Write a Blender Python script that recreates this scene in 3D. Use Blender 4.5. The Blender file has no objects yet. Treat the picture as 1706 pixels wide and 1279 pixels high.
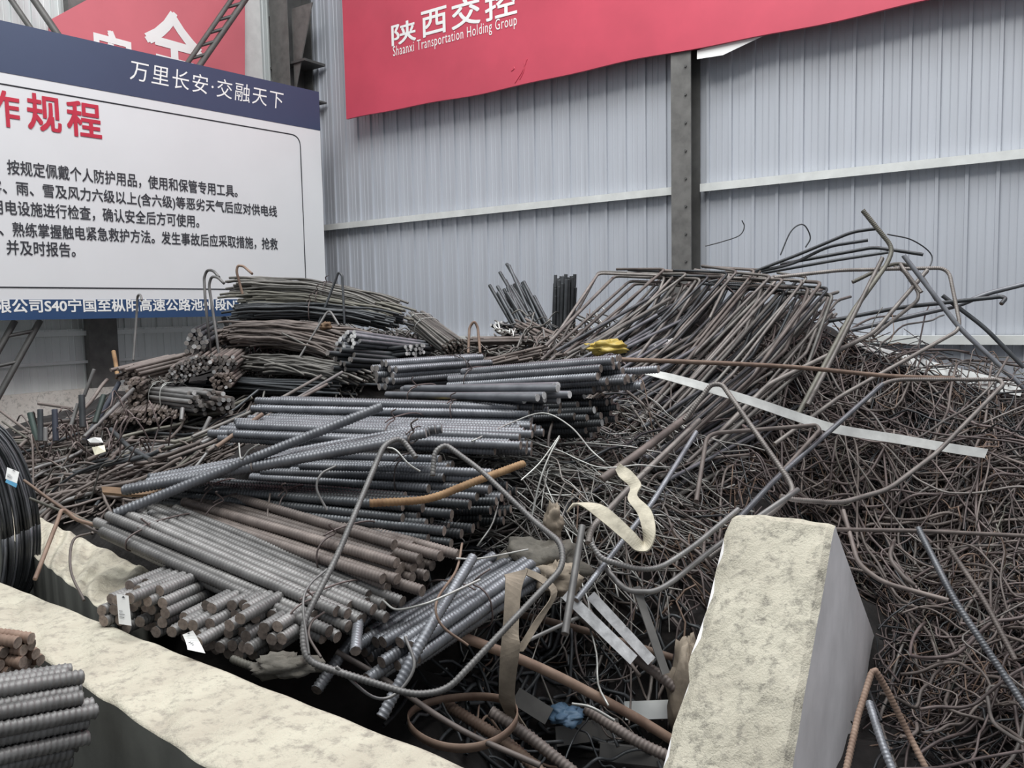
import bpy, math, random
import numpy as np
from mathutils import Vector, Matrix, noise

random.seed(7); rng = np.random.default_rng(11)
SC = bpy.context.scene; COL = SC.collection

# ------------------------------------------------------------------ camera, light, exposure
IW, IH, FPX = 1706, 1279, 1400.0
PITCH, ROLL, CZ = math.atan(118.5/FPX), -0.02, 1.7
ROT = Matrix.Rotation(math.pi/2-PITCH, 3, 'X') @ Matrix.Rotation(ROLL, 3, 'Z')
cam_data = bpy.data.cameras.new('camera'); cam = bpy.data.objects.new('camera', cam_data); COL.objects.link(cam)
cam.matrix_world = Matrix.Translation((0, 0, CZ)) @ ROT.to_4x4()
cam_data.sensor_fit = 'HORIZONTAL'; cam_data.sensor_width = 36.0; cam_data.lens = 36.0*FPX/IW
cam_data.clip_start = 0.05; cam_data.clip_end = 200
SC.camera = cam
SC.view_settings.view_transform = 'Standard'; SC.view_settings.look = 'None'
SC.view_settings.gamma = 1.0; SC.view_settings.use_curve_mapping = False
SC.view_settings.exposure = 0.0
world = bpy.data.worlds.new('daylight'); SC.world = world; world.use_nodes = True
bgn = world.node_tree.nodes['Background']
bgn.inputs[0].default_value = (0.86, 0.92, 1.0, 1); bgn.inputs[1].default_value = 0.42
def area(name, loc, target, sx, sy, power, col):
    l = bpy.data.lights.new(name, 'AREA'); l.shape = 'RECTANGLE'; l.size = sx; l.size_y = sy; l.energy = power; l.color = col
    o = bpy.data.objects.new(name, l); COL.objects.link(o); o.location = loc
    o.rotation_euler = (Vector(target)-Vector(loc)).to_track_quat('-Z', 'Y').to_euler()
    return o
# translucent roof panels of the shed: daylight from straight above and from the roof on the camera's side
area('skylight', (1.0, 4.6, 9.5), (1.0, 4.8, 0), 9.0, 2.2, 820, (0.95, 0.98, 1.0))
area('skylight', (-1.0, 0.5, 9.5), (0.2, 4.5, 1.0), 9.0, 2.2, 520, (1.0, 0.99, 0.95))

# ------------------------------------------------------------------ pixel rays (frame 1706 x 1279)
def ray(px, py): return ROT @ Vector(((px-IW/2)/FPX, -(py-IH/2)/FPX, -1))
CAM = Vector((0, 0, CZ))
def P(px, py, d):
    r = ray(px, py); return CAM + r*(d/r.y)
class Plane:
    """upright plane through O whose horizontal axis is ex, facing the room along n"""
    def __init__(s, O, ex):
        s.O = Vector((O[0], O[1], 0)); s.ex = Vector((ex[0], ex[1], 0)).normalized()
        s.n = Vector((s.ex.y, -s.ex.x, 0)); s.ez = Vector((0, 0, 1))
        s.M = Matrix.Translation(s.O) @ Matrix((s.ex, -s.n, s.ez)).transposed().to_4x4()   # local x right, y into the wall, z up
    def uv(s, px, py, off=0.0):
        r = ray(px, py); o = s.O + s.n*off; p = CAM + r*((o-CAM).dot(s.n)/r.dot(s.n))
        return (p-s.O).dot(s.ex), p.z
    def pt(s, u, v, off=0.0): return s.O + s.ex*u + s.n*off + Vector((0, 0, v))

# ------------------------------------------------------------------ materials
def newmat(name):
    m = bpy.data.materials.new(name); m.use_nodes = True; nt = m.node_tree
    return m, nt, nt.nodes['Principled BSDF']
def ramp(nt, a, b, p0=0.3, p1=0.7):
    r = nt.nodes.new('ShaderNodeValToRGB'); e = r.color_ramp.elements
    e[0].position = p0; e[0].color = (*a, 1); e[1].position = p1; e[1].color = (*b, 1); return r
def noisy(nt, scale, detail=5, rough=0.6, coord='Object', stretch=None):
    tc = nt.nodes.new('ShaderNodeTexCoord'); n = nt.nodes.new('ShaderNodeTexNoise')
    n.inputs['Scale'].default_value = scale; n.inputs['Detail'].default_value = detail; n.inputs['Roughness'].default_value = rough
    src = tc.outputs[coord]
    if stretch:
        mp = nt.nodes.new('ShaderNodeMapping'); mp.inputs['Scale'].default_value = stretch
        nt.links.new(src, mp.inputs[0]); src = mp.outputs[0]
    nt.links.new(src, n.inputs['Vector']); return n
def bump(nt, bs, height_out, strength, dist=0.01):
    b = nt.nodes.new('ShaderNodeBump'); b.inputs['Strength'].default_value = strength; b.inputs['Distance'].default_value = dist
    nt.links.new(height_out, b.inputs['Height']); nt.links.new(b.outputs[0], bs.inputs['Normal'])
def steel(name, a, b, rough=0.5, metal=0.35, scale=9, vary=0.5):
    """mill-scale steel: two tones by noise, each bar a little lighter or darker than the next"""
    m, nt, bs = newmat(name)
    n = noisy(nt, scale); r = ramp(nt, a, b); nt.links.new(n.outputs['Fac'], r.inputs[0])
    oi = nt.nodes.new('ShaderNodeObjectInfo'); mr = nt.nodes.new('ShaderNodeMapRange')
    mr.inputs['To Min'].default_value = 1-vary; mr.inputs['To Max'].default_value = 1+vary
    nt.links.new(oi.outputs['Random'], mr.inputs['Value'])
    hs = nt.nodes.new('ShaderNodeHueSaturation'); nt.links.new(mr.outputs[0], hs.inputs['Value']); nt.links.new(r.outputs[0], hs.inputs['Color'])
    nt.links.new(hs.outputs[0], bs.inputs['Base Color'])
    bs.inputs['Metallic'].default_value = metal; bs.inputs['Roughness'].default_value = rough
    return m
def plain(name, c, rough=0.6, metal=0.0, var=0.08, scale=6, bmp=0.0):
    m, nt, bs = newmat(name)
    n = noisy(nt, scale); r = ramp(nt, tuple(x*(1-var) for x in c), tuple(min(1, x*(1+var)) for x in c)); nt.links.new(n.outputs['Fac'], r.inputs[0])
    nt.links.new(r.outputs[0], bs.inputs['Base Color']); bs.inputs['Roughness'].default_value = rough; bs.inputs['Metallic'].default_value = metal
    if bmp: bump(nt, bs, n.outputs['Fac'], bmp)
    return m
def clad(name, c, var=0.045):
    m, nt, bs = newmat(name)
    n = noisy(nt, 1.0, 6, 0.65, 'Object', (9, 9, 0.5)); r = ramp(nt, tuple(x*(1-var) for x in c), tuple(x*(1+var) for x in c), 0.35, 0.65)
    nt.links.new(n.outputs['Fac'], r.inputs[0]); nt.links.new(r.outputs[0], bs.inputs['Base Color'])
    bs.inputs['Roughness'].default_value = 0.42; bs.inputs['Metallic'].default_value = 0.15
    return m
def concrete(name, base, stain, dark, bmp=0.5, streak=None):
    m, nt, bs = newmat(name)
    n1 = noisy(nt, 3.2, 8, 0.62, 'Object', streak); n2 = noisy(nt, 26, 8, 0.75); n3 = noisy(nt, 150, 3, 0.6)
    r1 = ramp(nt, stain, base, 0.33, 0.60); nt.links.new(n1.outputs['Fac'], r1.inputs[0])
    r2 = ramp(nt, (0, 0, 0), (1, 1, 1), 0.36, 0.50); nt.links.new(n2.outputs['Fac'], r2.inputs[0])
    mx = nt.nodes.new('ShaderNodeMix'); mx.data_type = 'RGBA'
    nt.links.new(r2.outputs[0], mx.inputs[0]); mx.inputs[6].default_value = (*dark, 1); nt.links.new(r1.outputs[0], mx.inputs[7])
    nt.links.new(mx.outputs[2], bs.inputs['Base Color']); bs.inputs['Roughness'].default_value = 0.92
    ad = nt.nodes.new('ShaderNodeMath'); ad.operation = 'ADD'; nt.links.new(n2.outputs['Fac'], ad.inputs[0]); nt.links.new(n3.outputs['Fac'], ad.inputs[1])
    bump(nt, bs, ad.outputs[0], bmp, 0.012)
    return m
M = {}
M['dark'] = steel('mill_scale_steel', (0.115, 0.12, 0.133), (0.22, 0.226, 0.243), 0.42, 0.35, vary=0.35)
M['grey'] = steel('grey_weathered_steel', (0.135, 0.131, 0.128), (0.25, 0.242, 0.236), 0.5, 0.3, vary=0.3)
M['black'] = steel('black_steel', (0.03, 0.034, 0.037), (0.08, 0.084, 0.09), 0.45, 0.3, vary=0.4)
M['brown'] = steel('brown_rusted_steel', (0.095, 0.077, 0.07), (0.205, 0.172, 0.155), 0.6, 0.2, vary=0.35)
M['thin'] = steel('dull_thin_rod_steel', (0.09, 0.085, 0.078), (0.19, 0.18, 0.165), 0.5, 0.25, vary=0.45)
M['olive'] = steel('olive_scaled_steel', (0.105, 0.099, 0.083), (0.20, 0.19, 0.158), 0.55, 0.2, vary=0.3)
M['rust'] = steel('orange_rust', (0.23, 0.125, 0.06), (0.46, 0.29, 0.15), 0.75, 0.05, 14, 0.2)
M['rustbrown'] = steel('dull_rust', (0.15, 0.095, 0.07), (0.29, 0.205, 0.155), 0.7, 0.1, 12, 0.3)
M['wire'] = steel('scrap_wire', (0.060, 0.044, 0.042), (0.20, 0.158, 0.15), 0.55, 0.2, 7, 0.4)
M['silver'] = steel('bright_wire', (0.34, 0.34, 0.32), (0.58, 0.58, 0.55), 0.4, 0.4, 6, 0.35)
M['cut'] = steel('sheared_bar_end', (0.16, 0.145, 0.135), (0.34, 0.31, 0.29), 0.6, 0.1, 60, 0.5)
M['cutlight'] = steel('fresh_sheared_bar_end', (0.42, 0.41, 0.40), (0.72, 0.71, 0.70), 0.5, 0.1, 40, 0.5)
M['cutrust'] = steel('rusted_bar_end', (0.10, 0.078, 0.066), (0.30, 0.245, 0.21), 0.7, 0.05, 60, 0.4)
M['strap'] = plain('galvanised_strip', (0.72, 0.72, 0.69), 0.4, 0.2, 0.22, 9)
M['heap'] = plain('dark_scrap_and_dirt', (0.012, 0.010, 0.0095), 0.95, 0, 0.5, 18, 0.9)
M['floor'] = plain('dirty_concrete_floor', (0.10, 0.095, 0.085), 0.9, 0, 0.4, 3, 0.3)
M['wall'] = clad('blue_grey_cladding', (0.50, 0.52, 0.565))
M['lowwall'] = clad('green_grey_cladding', (0.74, 0.76, 0.75))
M['paleclad'] = clad('pale_cladding', (0.70, 0.73, 0.72), 0.06)
M['plinth'] = concrete('plinth_concrete', (0.80, 0.75, 0.69), (0.70, 0.64, 0.58), (0.45, 0.42, 0.38), 0.1)
M['girt'] = plain('galvanised_girt', (0.70, 0.71, 0.69), 0.4, 0.1, 0.1)
M['column'] = plain('dark_painted_steel', (0.095, 0.093, 0.09), 0.55, 0.1, 0.25, 5)
M['columnedge'] = plain('grey_painted_steel', (0.145, 0.14, 0.133), 0.55, 0.1, 0.25, 8)
M['red'] = plain('red_banner_cloth', (0.55, 0.065, 0.105), 0.45, 0, 0.1, 1.2)
M['palered'] = plain('faded_red_banner_cloth', (0.62, 0.16, 0.19), 0.6, 0, 0.06, 1.2)
M['white'] = plain('white_print', (0.86, 0.86, 0.84), 0.5, 0, 0.02)
M['board'] = plain('white_vinyl', (0.72, 0.725, 0.735), 0.4, 0, 0.03, 1.0)
M['navy'] = plain('navy_print', (0.045, 0.065, 0.125), 0.42, 0, 0.06, 1.0)
M['blue'] = plain('blue_print', (0.025, 0.065, 0.16), 0.45, 0, 0.1, 2.0)
M['ink'] = plain('black_print', (0.03, 0.032, 0.04), 0.5)
M['redink'] = plain('red_print', (0.52, 0.02, 0.05), 0.5)
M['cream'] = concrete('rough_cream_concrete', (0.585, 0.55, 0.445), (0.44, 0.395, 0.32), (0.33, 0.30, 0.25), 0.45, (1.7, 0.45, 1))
M['pier'] = concrete('pale_cream_concrete', (0.575, 0.54, 0.44), (0.45, 0.415, 0.335), (0.29, 0.27, 0.225), 0.5)
M['cast'] = plain('smooth_cast_concrete', (0.84, 0.82, 0.82), 0.8, 0, 0.12, 4, 0.1)
M['shadeconc'] = plain('painted_shade_concrete_side', (0.05, 0.052, 0.046), 0.95, 0, 0.2, 6, 0.3)  # near-black colour paints in the shade on the barriers' side faces
M['web'] = plain('soiled_webbing', (0.53, 0.485, 0.385), 0.85, 0, 0.3, 18, 0.3)
M['oldweb'] = plain('brown_webbing', (0.27, 0.225, 0.175), 0.9, 0, 0.3, 16, 0.3)
M['sack'] = plain('torn_sacking', (0.125, 0.115, 0.098), 0.95, 0, 0.5, 12, 0.8)
M['yellow'] = plain('yellow_plastic', (0.50, 0.37, 0.08), 0.4, 0, 0.2, 10)
M['paper'] = plain('white_paper', (0.80, 0.80, 0.78), 0.7, 0, 0.04)
M['cream_paper'] = plain('cream_paper', (0.80, 0.75, 0.58), 0.7, 0, 0.06)
M['tagblue'] = plain('blue_label_print', (0.10, 0.33, 0.52), 0.6)
M['peel'] = plain('peeling_paint_steel', (0.52, 0.52, 0.53), 0.6, 0.1, 0.35, 25, 0.2)
M['wood'] = plain('worn_orange_board', (0.17, 0.105, 0.06), 0.8, 0, 0.3, 12)
M['polyblue'] = plain('blue_plastic_sheet', (0.09, 0.16, 0.25), 0.5, 0, 0.2, 8)
M['warm'] = steel('warm_grey_steel', (0.115, 0.102, 0.095), (0.235, 0.212, 0.195), 0.5, 0.25, vary=0.3)
M['green'] = steel('green_painted_steel', (0.018, 0.032, 0.028), (0.04, 0.062, 0.054), 0.5, 0.1)
M['navysteel'] = steel('navy_painted_steel', (0.026, 0.03, 0.044), (0.05, 0.057, 0.08), 0.5, 0.1)

# ------------------------------------------------------------------ object helpers
def mesh_of(name, V, F, mats, fm=None, smooth=False):
    me = bpy.data.meshes.new(name)
    me.from_pydata([tuple(v) for v in V], [], [tuple(f) for f in F])
    for m in (mats if isinstance(mats, (list, tuple)) else [mats]): me.materials.append(m)
    if fm is not None: me.polygons.foreach_set('material_index', np.asarray(fm, dtype=np.int32))
    if smooth: me.polygons.foreach_set('use_smooth', np.ones(len(me.polygons), dtype=bool))
    me.update(); return me
def link(name, me, parent=None, mw=None):
    o = bpy.data.objects.new(name, me); COL.objects.link(o)
    if parent is not None:
        o.parent = parent
        if mw is not None: o.matrix_local = parent.matrix_world.inverted() @ mw
        else: o.matrix_local = parent.matrix_world.inverted()
    elif mw is not None: o.matrix_world = mw
    return o
def thing(name, label, cat, loc, group=None):
    o = bpy.data.objects.new(name, None); COL.objects.link(o); o.empty_display_size = 0.1
    o.matrix_world = Matrix.Translation(loc); tag(o, label, cat, group); return o
def tag(o, label, cat, group=None, kind=None):
    o['label'] = label; o['category'] = cat
    if group: o['group'] = group
    if kind: o['kind'] = kind
    return o
def struct(name, me, mw=None, label=None):
    o = link(name, me, None, mw); o['kind'] = 'structure'
    if label: o['label'] = label
    return o
class Geo:
    def __init__(s): s.V = []; s.F = []; s.fm = []
    def box(s, lo, hi, mi=0):
        b = len(s.V); (x0, y0, z0), (x1, y1, z1) = lo, hi
        s.V += [(x0,y0,z0),(x1,y0,z0),(x1,y1,z0),(x0,y1,z0),(x0,y0,z1),(x1,y0,z1),(x1,y1,z1),(x0,y1,z1)]
        for f in ((3,2,1,0),(4,5,6,7),(0,1,5,4),(1,2,6,5),(2,3,7,6),(3,0,4,7)): s.F.append(tuple(b+i for i in f)); s.fm.append(mi)
        return s
    def prism(s, pts, n, mi=0):
        """polygon pts (3D) extruded by vector n"""
        b = len(s.V); k = len(pts); n = Vector(n)
        s.V += [tuple(p) for p in pts] + [tuple(Vector(p)+n) for p in pts]
        s.F.append(tuple(b+i for i in range(k))[::-1]); s.F.append(tuple(b+k+i for i in range(k))); s.fm += [mi, mi]
        for i in range(k):
            j = (i+1) % k; s.F.append((b+i, b+j, b+k+j, b+k+i)); s.fm.append(mi)
        return s
    def mesh(s, name, mats, smooth=False): return mesh_of(name, s.V, s.F, mats, s.fm, smooth)

def fillet(pts, rad, n=6):
    """round every inner corner of a polyline"""
    pts = [Vector(p) for p in pts]; out = [pts[0]]
    for i in range(1, len(pts)-1):
        a, b, c = pts[i-1], pts[i], pts[i+1]; u = a-b; v = c-b; lu, lv = u.length, v.length
        if lu < 1e-6 or lv < 1e-6: continue
        t = min(rad, lu*0.45, lv*0.45); p0 = b+u*(t/lu); p2 = b+v*(t/lv)
        for k in range(n+1):
            s = k/n; out.append(p0*(1-s)**2 + b*2*s*(1-s) + p2*s*s)
    out.append(pts[-1]); return out
def smoothline(pts, sub=6):
    """Catmull-Rom through the points"""
    p = [Vector(q) for q in pts]; p = [p[0]*2-p[1]] + p + [p[-1]*2-p[-2]]; out = []
    for i in range(1, len(p)-2):
        for k in range(sub):
            t = k/sub; a, b, c, d = p[i-1], p[i], p[i+1], p[i+2]
            out.append(0.5*((2*b)+(c-a)*t+(2*a-5*b+4*c-d)*t*t+(3*b-a-3*c+d)*t**3))
    out.append(p[-2]); return out
def tube_arrays(pts, r, seg=8, pitch=None, h=0.17):
    A = np.array([tuple(p) for p in pts], float)
    d = np.linalg.norm(np.diff(A, axis=0), axis=1); keep = np.concatenate([[True], d > 1e-5]); A = A[keep]
    if not pitch and len(A) < 30:      # a ring close to each end keeps the shading of the sides straight up to the cut
        e0 = A[1]-A[0]; e1 = A[-2]-A[-1]; l0_, l1_ = np.linalg.norm(e0), np.linalg.norm(e1)
        A = np.concatenate([A[:1], A[:1]+e0*min(0.2, 0.003/l0_), A[1:-1], A[-1:]+e1*min(0.2, 0.003/l1_), A[-1:]])
    s = np.concatenate([[0], np.cumsum(np.linalg.norm(np.diff(A, axis=0), axis=1))])
    if pitch:
        n = max(4, int(s[-1]/(pitch/4.0))); t = np.linspace(0, s[-1], n)
        A = np.stack([np.interp(t, s, A[:, k]) for k in range(3)], 1); s = t
    N = len(A); T = np.gradient(A, axis=0); T /= np.linalg.norm(T, axis=1)[:, None]+1e-12
    up = np.array([0, 0, 1.0]) if abs(T[0, 2]) < 0.9 else np.array([1.0, 0, 0])
    nrm = np.empty((N, 3)); v = up-T[0]*np.dot(up, T[0]); nrm[0] = v/np.linalg.norm(v)
    for i in range(1, N):
        v = nrm[i-1]-T[i]*np.dot(nrm[i-1], T[i]); nrm[i] = v/(np.linalg.norm(v)+1e-12)
    B = np.cross(T, nrm); th = np.arange(seg)*2*np.pi/seg
    rad = np.full((N, seg), r)
    if pitch:
        ph = (s[:, None]/pitch + th[None]/(2*np.pi)) % 1.0; rad = r*(1+h*(ph < 0.3)-0.03)
    V = A[:, None]+rad[..., None]*(np.cos(th)[None, :, None]*nrm[:, None]+np.sin(th)[None, :, None]*B[:, None])
    i = np.arange(N-1)[:, None]*seg; j = np.arange(seg)[None]; jn = (j+1) % seg
    Q = np.stack([i+j, i+jn, i+seg+jn, i+seg+j], -1).reshape(-1, 4)
    return V.reshape(-1, 3), Q, N
def tube_mesh(name, pts, r, mat, seg=8, pitch=None, cap=None, h=0.17):
    V, Q, N = tube_arrays(pts, r, seg, pitch, h)
    F = Q.tolist(); F.append(list(range(seg))[::-1]); F.append([(N-1)*seg+k for k in range(seg)])
    mats = [mat, cap or mat]; fm = [0]*(len(F)-2)+[1, 1]
    me = mesh_of(name, V.tolist(), F, mats, fm); sm = np.ones(len(F), bool); sm[-2:] = False
    me.polygons.foreach_set('use_smooth', sm); return me
def tubes_mesh(name, items, mat, seg=4):
    """many strands in one mesh (only for uncountable tangles)"""
    VV = []; QQ = []; off = 0
    for pts, r in items:
        V, Q, N = tube_arrays(pts, r, seg); VV.append(V); QQ.append(Q+off); off += len(V)
    return mesh_of(name, np.concatenate(VV).tolist(), np.concatenate(QQ).tolist(), mat, smooth=True)
_cache = {}
def bar_mesh(r, L, mat, cap, pitch=None, seg=8):
    L = max(0.1, round(L, 1)); k = (round(r, 4), L, mat, cap, pitch, seg)
    if k not in _cache:
        _cache[k] = tube_mesh('bar', [(-L/2, 0, 0), (0, 0, 0), (L/2, 0, 0)], r, M[mat], seg, pitch, M[cap])
    return _cache[k], L
def frame_x(A, B):
    e = (B-A).normalized(); s = e.cross(Vector((0, 0, 1)))
    s = s.normalized() if s.length > 1e-4 else Vector((1, 0, 0)); u = s.cross(e)
    return e, s, u
def mat_x(c, e, roll=0.0):
    y = Vector((0, 0, 1)).cross(e); y = y.normalized() if y.length > 1e-4 else Vector((0, 1, 0)); z = e.cross(y)
    return Matrix.Translation(c) @ Matrix((e, y, z)).transposed().to_4x4() @ Matrix.Rotation(roll, 4, 'X')

def text_mesh(s, bold=0.0, sp=1.0):
    cu = bpy.data.curves.new('lettering', 'FONT'); cu.body = s; cu.size = 1.0; cu.offset = bold; cu.space_character = sp; cu.resolution_u = 3
    o = bpy.data.objects.new('lettering', cu); COL.objects.link(o)
    dg = bpy.context.evaluated_depsgraph_get(); me = bpy.data.meshes.new_from_object(o.evaluated_get(dg))
    bpy.data.objects.remove(o); bpy.data.curves.remove(cu); return me
def letter(parent, pl, s, lb, rt, off, mat, bold=0.0, sp=1.0, name='lettering', shear=0.0):
    """print s on plane pl so its box runs from the plane point lb (u, v) to rt"""
    me = text_mesh(s, 0.0, sp); n = len(me.vertices); co = np.empty(n*3); me.vertices.foreach_get('co', co); co = co.reshape(-1, 3)
    lo, hi = co.min(0), co.max(0); out = []
    for x, y, z in co:
        u = lb[0]+(x-lo[0])/(hi[0]-lo[0])*(rt[0]-lb[0]); v = lb[1]+(y-lo[1])/(hi[1]-lo[1])*(rt[1]-lb[1])
        out.append(pl.pt(u+shear*(v-lb[1]), v, off))
    if bold:      # heavier strokes: the same print laid down again a hair to each side
        V = []; F = []; fs = [tuple(p.vertices) for p in me.polygons]; w = bold*(rt[1]-lb[1])*1.5
        for a, b in ((-1, -1), (1, -1), (-1, 1), (1, 1), (0, 0)):
            k = len(V); V += [p+pl.ex*(a*w)+Vector((0, 0, b*w))+pl.n*(0.0002*(2*a+b)) for p in out]; F += [tuple(k+i for i in f) for f in fs]
        return link(name, mesh_of(name, V, F, M[mat]), parent)
    me.vertices.foreach_set('co', np.array([tuple(p) for p in out]).ravel()); me.materials.clear(); me.materials.append(M[mat]); me.update()
    return link(name, me, parent)

# ------------------------------------------------------------------ the shed
WR = Plane(P(1500, 500, 7.3), (1.4536, -1.0036))                 # right-hand long wall
cu_ = WR.uv(500, 300)[0]; CORNER = WR.pt(cu_, 0)
WL = Plane(CORNER, (1.0036, 1.4536))                             # left-hand gable wall, u <= 0
struct('floor', Geo().box((-14, -4, -0.2), (14, 16, 0)).mesh('floor', M['floor']))

def cladding(pl, u0, u1, z0, z1, pitch, phase, rib_w, rib_h, mat, name, back=0.0):
    prof = [(u0, 0)]; u = phase+math.floor((u0-phase)/pitch)*pitch
    while u < u1:
        for du, dv in ((-rib_w*0.62, 0), (-rib_w*0.42, rib_h), (rib_w*0.42, rib_h), (rib_w*0.62, 0)):
            if u0 < u+du < u1: prof.append((u+du, dv))
        for du, dv in ((pitch*0.34, 0), (pitch*0.37, 0.004), (pitch*0.40, 0), (pitch*0.60, 0), (pitch*0.63, 0.004), (pitch*0.66, 0)):
            if u0 < u+du < u1: prof.append((u+du, dv))
        u += pitch
    prof.append((u1, 0)); g = Geo(); k = len(prof)
    for z in (z0, z1): g.V += [tuple(pl.pt(a, z, b-back)) for a, b in prof]
    for i in range(k-1): g.F.append((i, i+1, k+i+1, k+i)); g.fm.append(0)
    # solid backing so the sheet has thickness
    b = len(g.V); g.V += [tuple(pl.pt(u0, z0, -0.06-back)), tuple(pl.pt(u1, z0, -0.06-back)), tuple(pl.pt(u1, z1, -0.06-back)), tuple(pl.pt(u0, z1, -0.06-back))]
    g.F.append((b+3, b+2, b+1, b)); g.fm.append(0)
    return struct(name, g.mesh(name, mat))
cladding(WR, cu_, 6.5, 0.0, 8.5, 0.2225, 0.044, 0.03, 0.022, M['wall'], 'wall_right')
cladding(WL, -9.0, 0.0, 0.98, 1.62, 0.24, 0.0, 0.008, 0.006, M['lowwall'], 'wall_left')
cladding(WL, -9.0, 0.0, 1.62, 8.5, 0.20, 0.0, 0.02, 0.015, M['paleclad'], 'wall_left_upper', back=0.05)
g = Geo(); g.prism([WL.pt(-9, 0, -0.05), WL.pt(0, 0, -0.05), WL.pt(0, 0, 0.12), WL.pt(-9, 0, 0.12)], (0, 0, 0.985)); struct('baseboard_left', g.mesh('baseboard_left', M['plinth']))
for nm, z, hh in (('trim_1', 1.60, 0.05), ('trim_2', 1.285, 0.03)):
    g = Geo(); g.prism([WL.pt(-9, z-hh, 0.0), WL.pt(-9, z-hh, 0.05), WL.pt(-9, z, 0.05), WL.pt(-9, z, 0.0)], WL.ex*9.0); struct(nm, g.mesh(nm, M['lowwall']))
def girt(z, u0, u1, nm):
    hgt, dep, t = 0.075, 0.11, 0.008
    prof = [(0.022, 0), (dep, 0), (dep, -hgt), (dep-0.0, -hgt), (dep-t, -hgt), (dep-t, -t), (0.022, -t)]
    g = Geo(); g.prism([WR.pt(u0, z+b, a) for a, b in prof], WR.ex*(u1-u0)); return struct(nm, g.mesh(nm, M['girt']))
girt(2.90, cu_, -2.04, 'trim_3'); girt(2.90, -1.78, 6.5, 'trim_4')
girt(1.44, cu_, -2.04, 'trim_5'); girt(1.44, -1.78, 6.5, 'trim_6')
def hcolumn(pl, u, w, dep, z1, off, label):
    """H-section: two flanges and a web"""
    t = thing('steel_column', label, 'column', pl.pt(u, 0, off)); t['kind'] = 'structure'
    def slab(u0, u1, o0, o1, z0=0.0, z2=None):
        g = Geo(); g.prism([pl.pt(u0, z0, o0), pl.pt(u1, z0, o0), pl.pt(u1, z0, o1), pl.pt(u0, z0, o1)], (0, 0, (z2 or z1)-z0)); return g
    link('flange', slab(u-w/2, u+w/2, off+dep-0.014, off+dep).mesh('flange', M['columnedge']), t)
    link('flange', slab(u-w/2, u+w/2, off, off+0.014).mesh('flange', M['column']), t)
    link('web', slab(u-0.006, u+0.006, off+0.014, off+dep-0.014).mesh('web', M['column']), t)
    return t, slab
ct, slab = hcolumn(WR, -1.905, 0.20, 0.24, 8.5, 0.03, 'dark steel H-section column standing against the grey right wall under the red banner')
for k in range(9):
    p = WR.pt(-1.855, 1.9+k*0.26, 0.285); g = Geo()
    g.prism([p+WR.ex*(0.012*math.cos(a))+Vector((0, 0, 0.012*math.sin(a))) for a in [i*math.pi/3 for i in range(6)]], -WR.n*0.016); link('bolt', g.mesh('bolt', M['column']), ct)
cc, slab = hcolumn(WR, cu_+0.22, 0.33, 0.40, 8.5, 0.05, 'thick dark steel column with bracket plates in the corner between the two walls')
cw = cu_+0.22
for z, h_ in ((4.92, 0.03), (4.45, 0.02)):
    link('stiffener', slab(cw-0.62, cw+0.40, 0.05, 0.40, z, z+h_).mesh('stiffener', M['column']), cc)
for sgn in (-1, 1):
    g = Geo(); g.prism([WR.pt(cw+sgn*0.165, 4.55, 0.36), WR.pt(cw+sgn*0.165, 5.6, 0.36), WR.pt(cw+sgn*0.55, 5.6, 0.36)], WR.n*0.014); link('gusset_plate', g.mesh('gusset_plate', M['columnedge']), cc)
g = Geo(); g.prism([WL.pt(-0.95, 0.76, 0.02), WL.pt(-0.62, 0.76, 0.02), WL.pt(-0.62, 0.76, 0.08), WL.pt(-0.95, 0.76, 0.08)], (0, 0, 7.5)); struct('trim_7', g.mesh('trim_7', M['girt']))
g = Geo(); g.prism([WL.pt(-3.1, 0.76, 0.0), WL.pt(-2.78, 0.76, 0.0), WL.pt(-2.78, 0.76, 0.1), WL.pt(-3.1, 0.76, 0.1)], (0, 0, 7.5)); struct('trim_8', g.mesh('trim_8', M['columnedge']))

# red banner on the right wall
OB = 0.30
t = thing('wall_banner', 'long red company banner with white writing hanging high on the grey right wall', 'banner', WR.pt(0, 4.2, OB))
u0 = WR.uv(577, 198, OB)[0]; zb = WR.uv(577, 198, OB)[1]-0.0
zb = (WR.uv(577, 198, OB)[1]+WR.uv(1140, 87, OB)[1])/2
NB = 60; g = Geo()
for j in range(2):
    for i in range(NB+1):
        u = u0+(5.0-u0)*i/NB; sag = 0.012*math.sin(u*1.9)+0.006*math.sin(u*5+1)
        g.V.append(tuple(WR.pt(u, zb+sag if j == 0 else 6.4, OB)))
for i in range(NB): g.F.append((i, i+1, NB+2+i, NB+1+i)); g.fm.append(0)
n0 = len(g.V); g.V += [tuple(Vector(v)-WR.n*0.03) for v in g.V[:n0]]
for f in list(g.F): g.F.append(tuple(n0+i for i in f[::-1])); g.fm.append(0)
for i in range(NB): g.F.append((n0+i, n0+i+1, i+1, i)); g.fm.append(0)
g.F.append((0, NB+1, n0+NB+1, n0)); g.fm.append(1)
link('banner_cloth', g.mesh('banner_cloth', [M['red'], M['palered']]), t)
pl_b = lambda x, y: WR.uv(x, y, OB+0.006)
for ch, x0, y0, x1, y1 in (('陕', 653, 77, 692, 31), ('西', 703, 63, 743, 9), ('交', 753, 50, 799, -9), ('控', 809, 36, 860, -24)):
    letter(t, WR, ch, pl_b(x0, y0), pl_b(x1, y1), OB+0.006, 'white', 0.012)
lb = pl_b(655, 97); rt = pl_b(861, 36)
letter(t, WR, 'Shaanxi Transportation Holding Group', (lb[0], lb[1]-0.015), (rt[0], lb[1]+0.135), OB+0.006, 'white', 0.0, 1.12)
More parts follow.
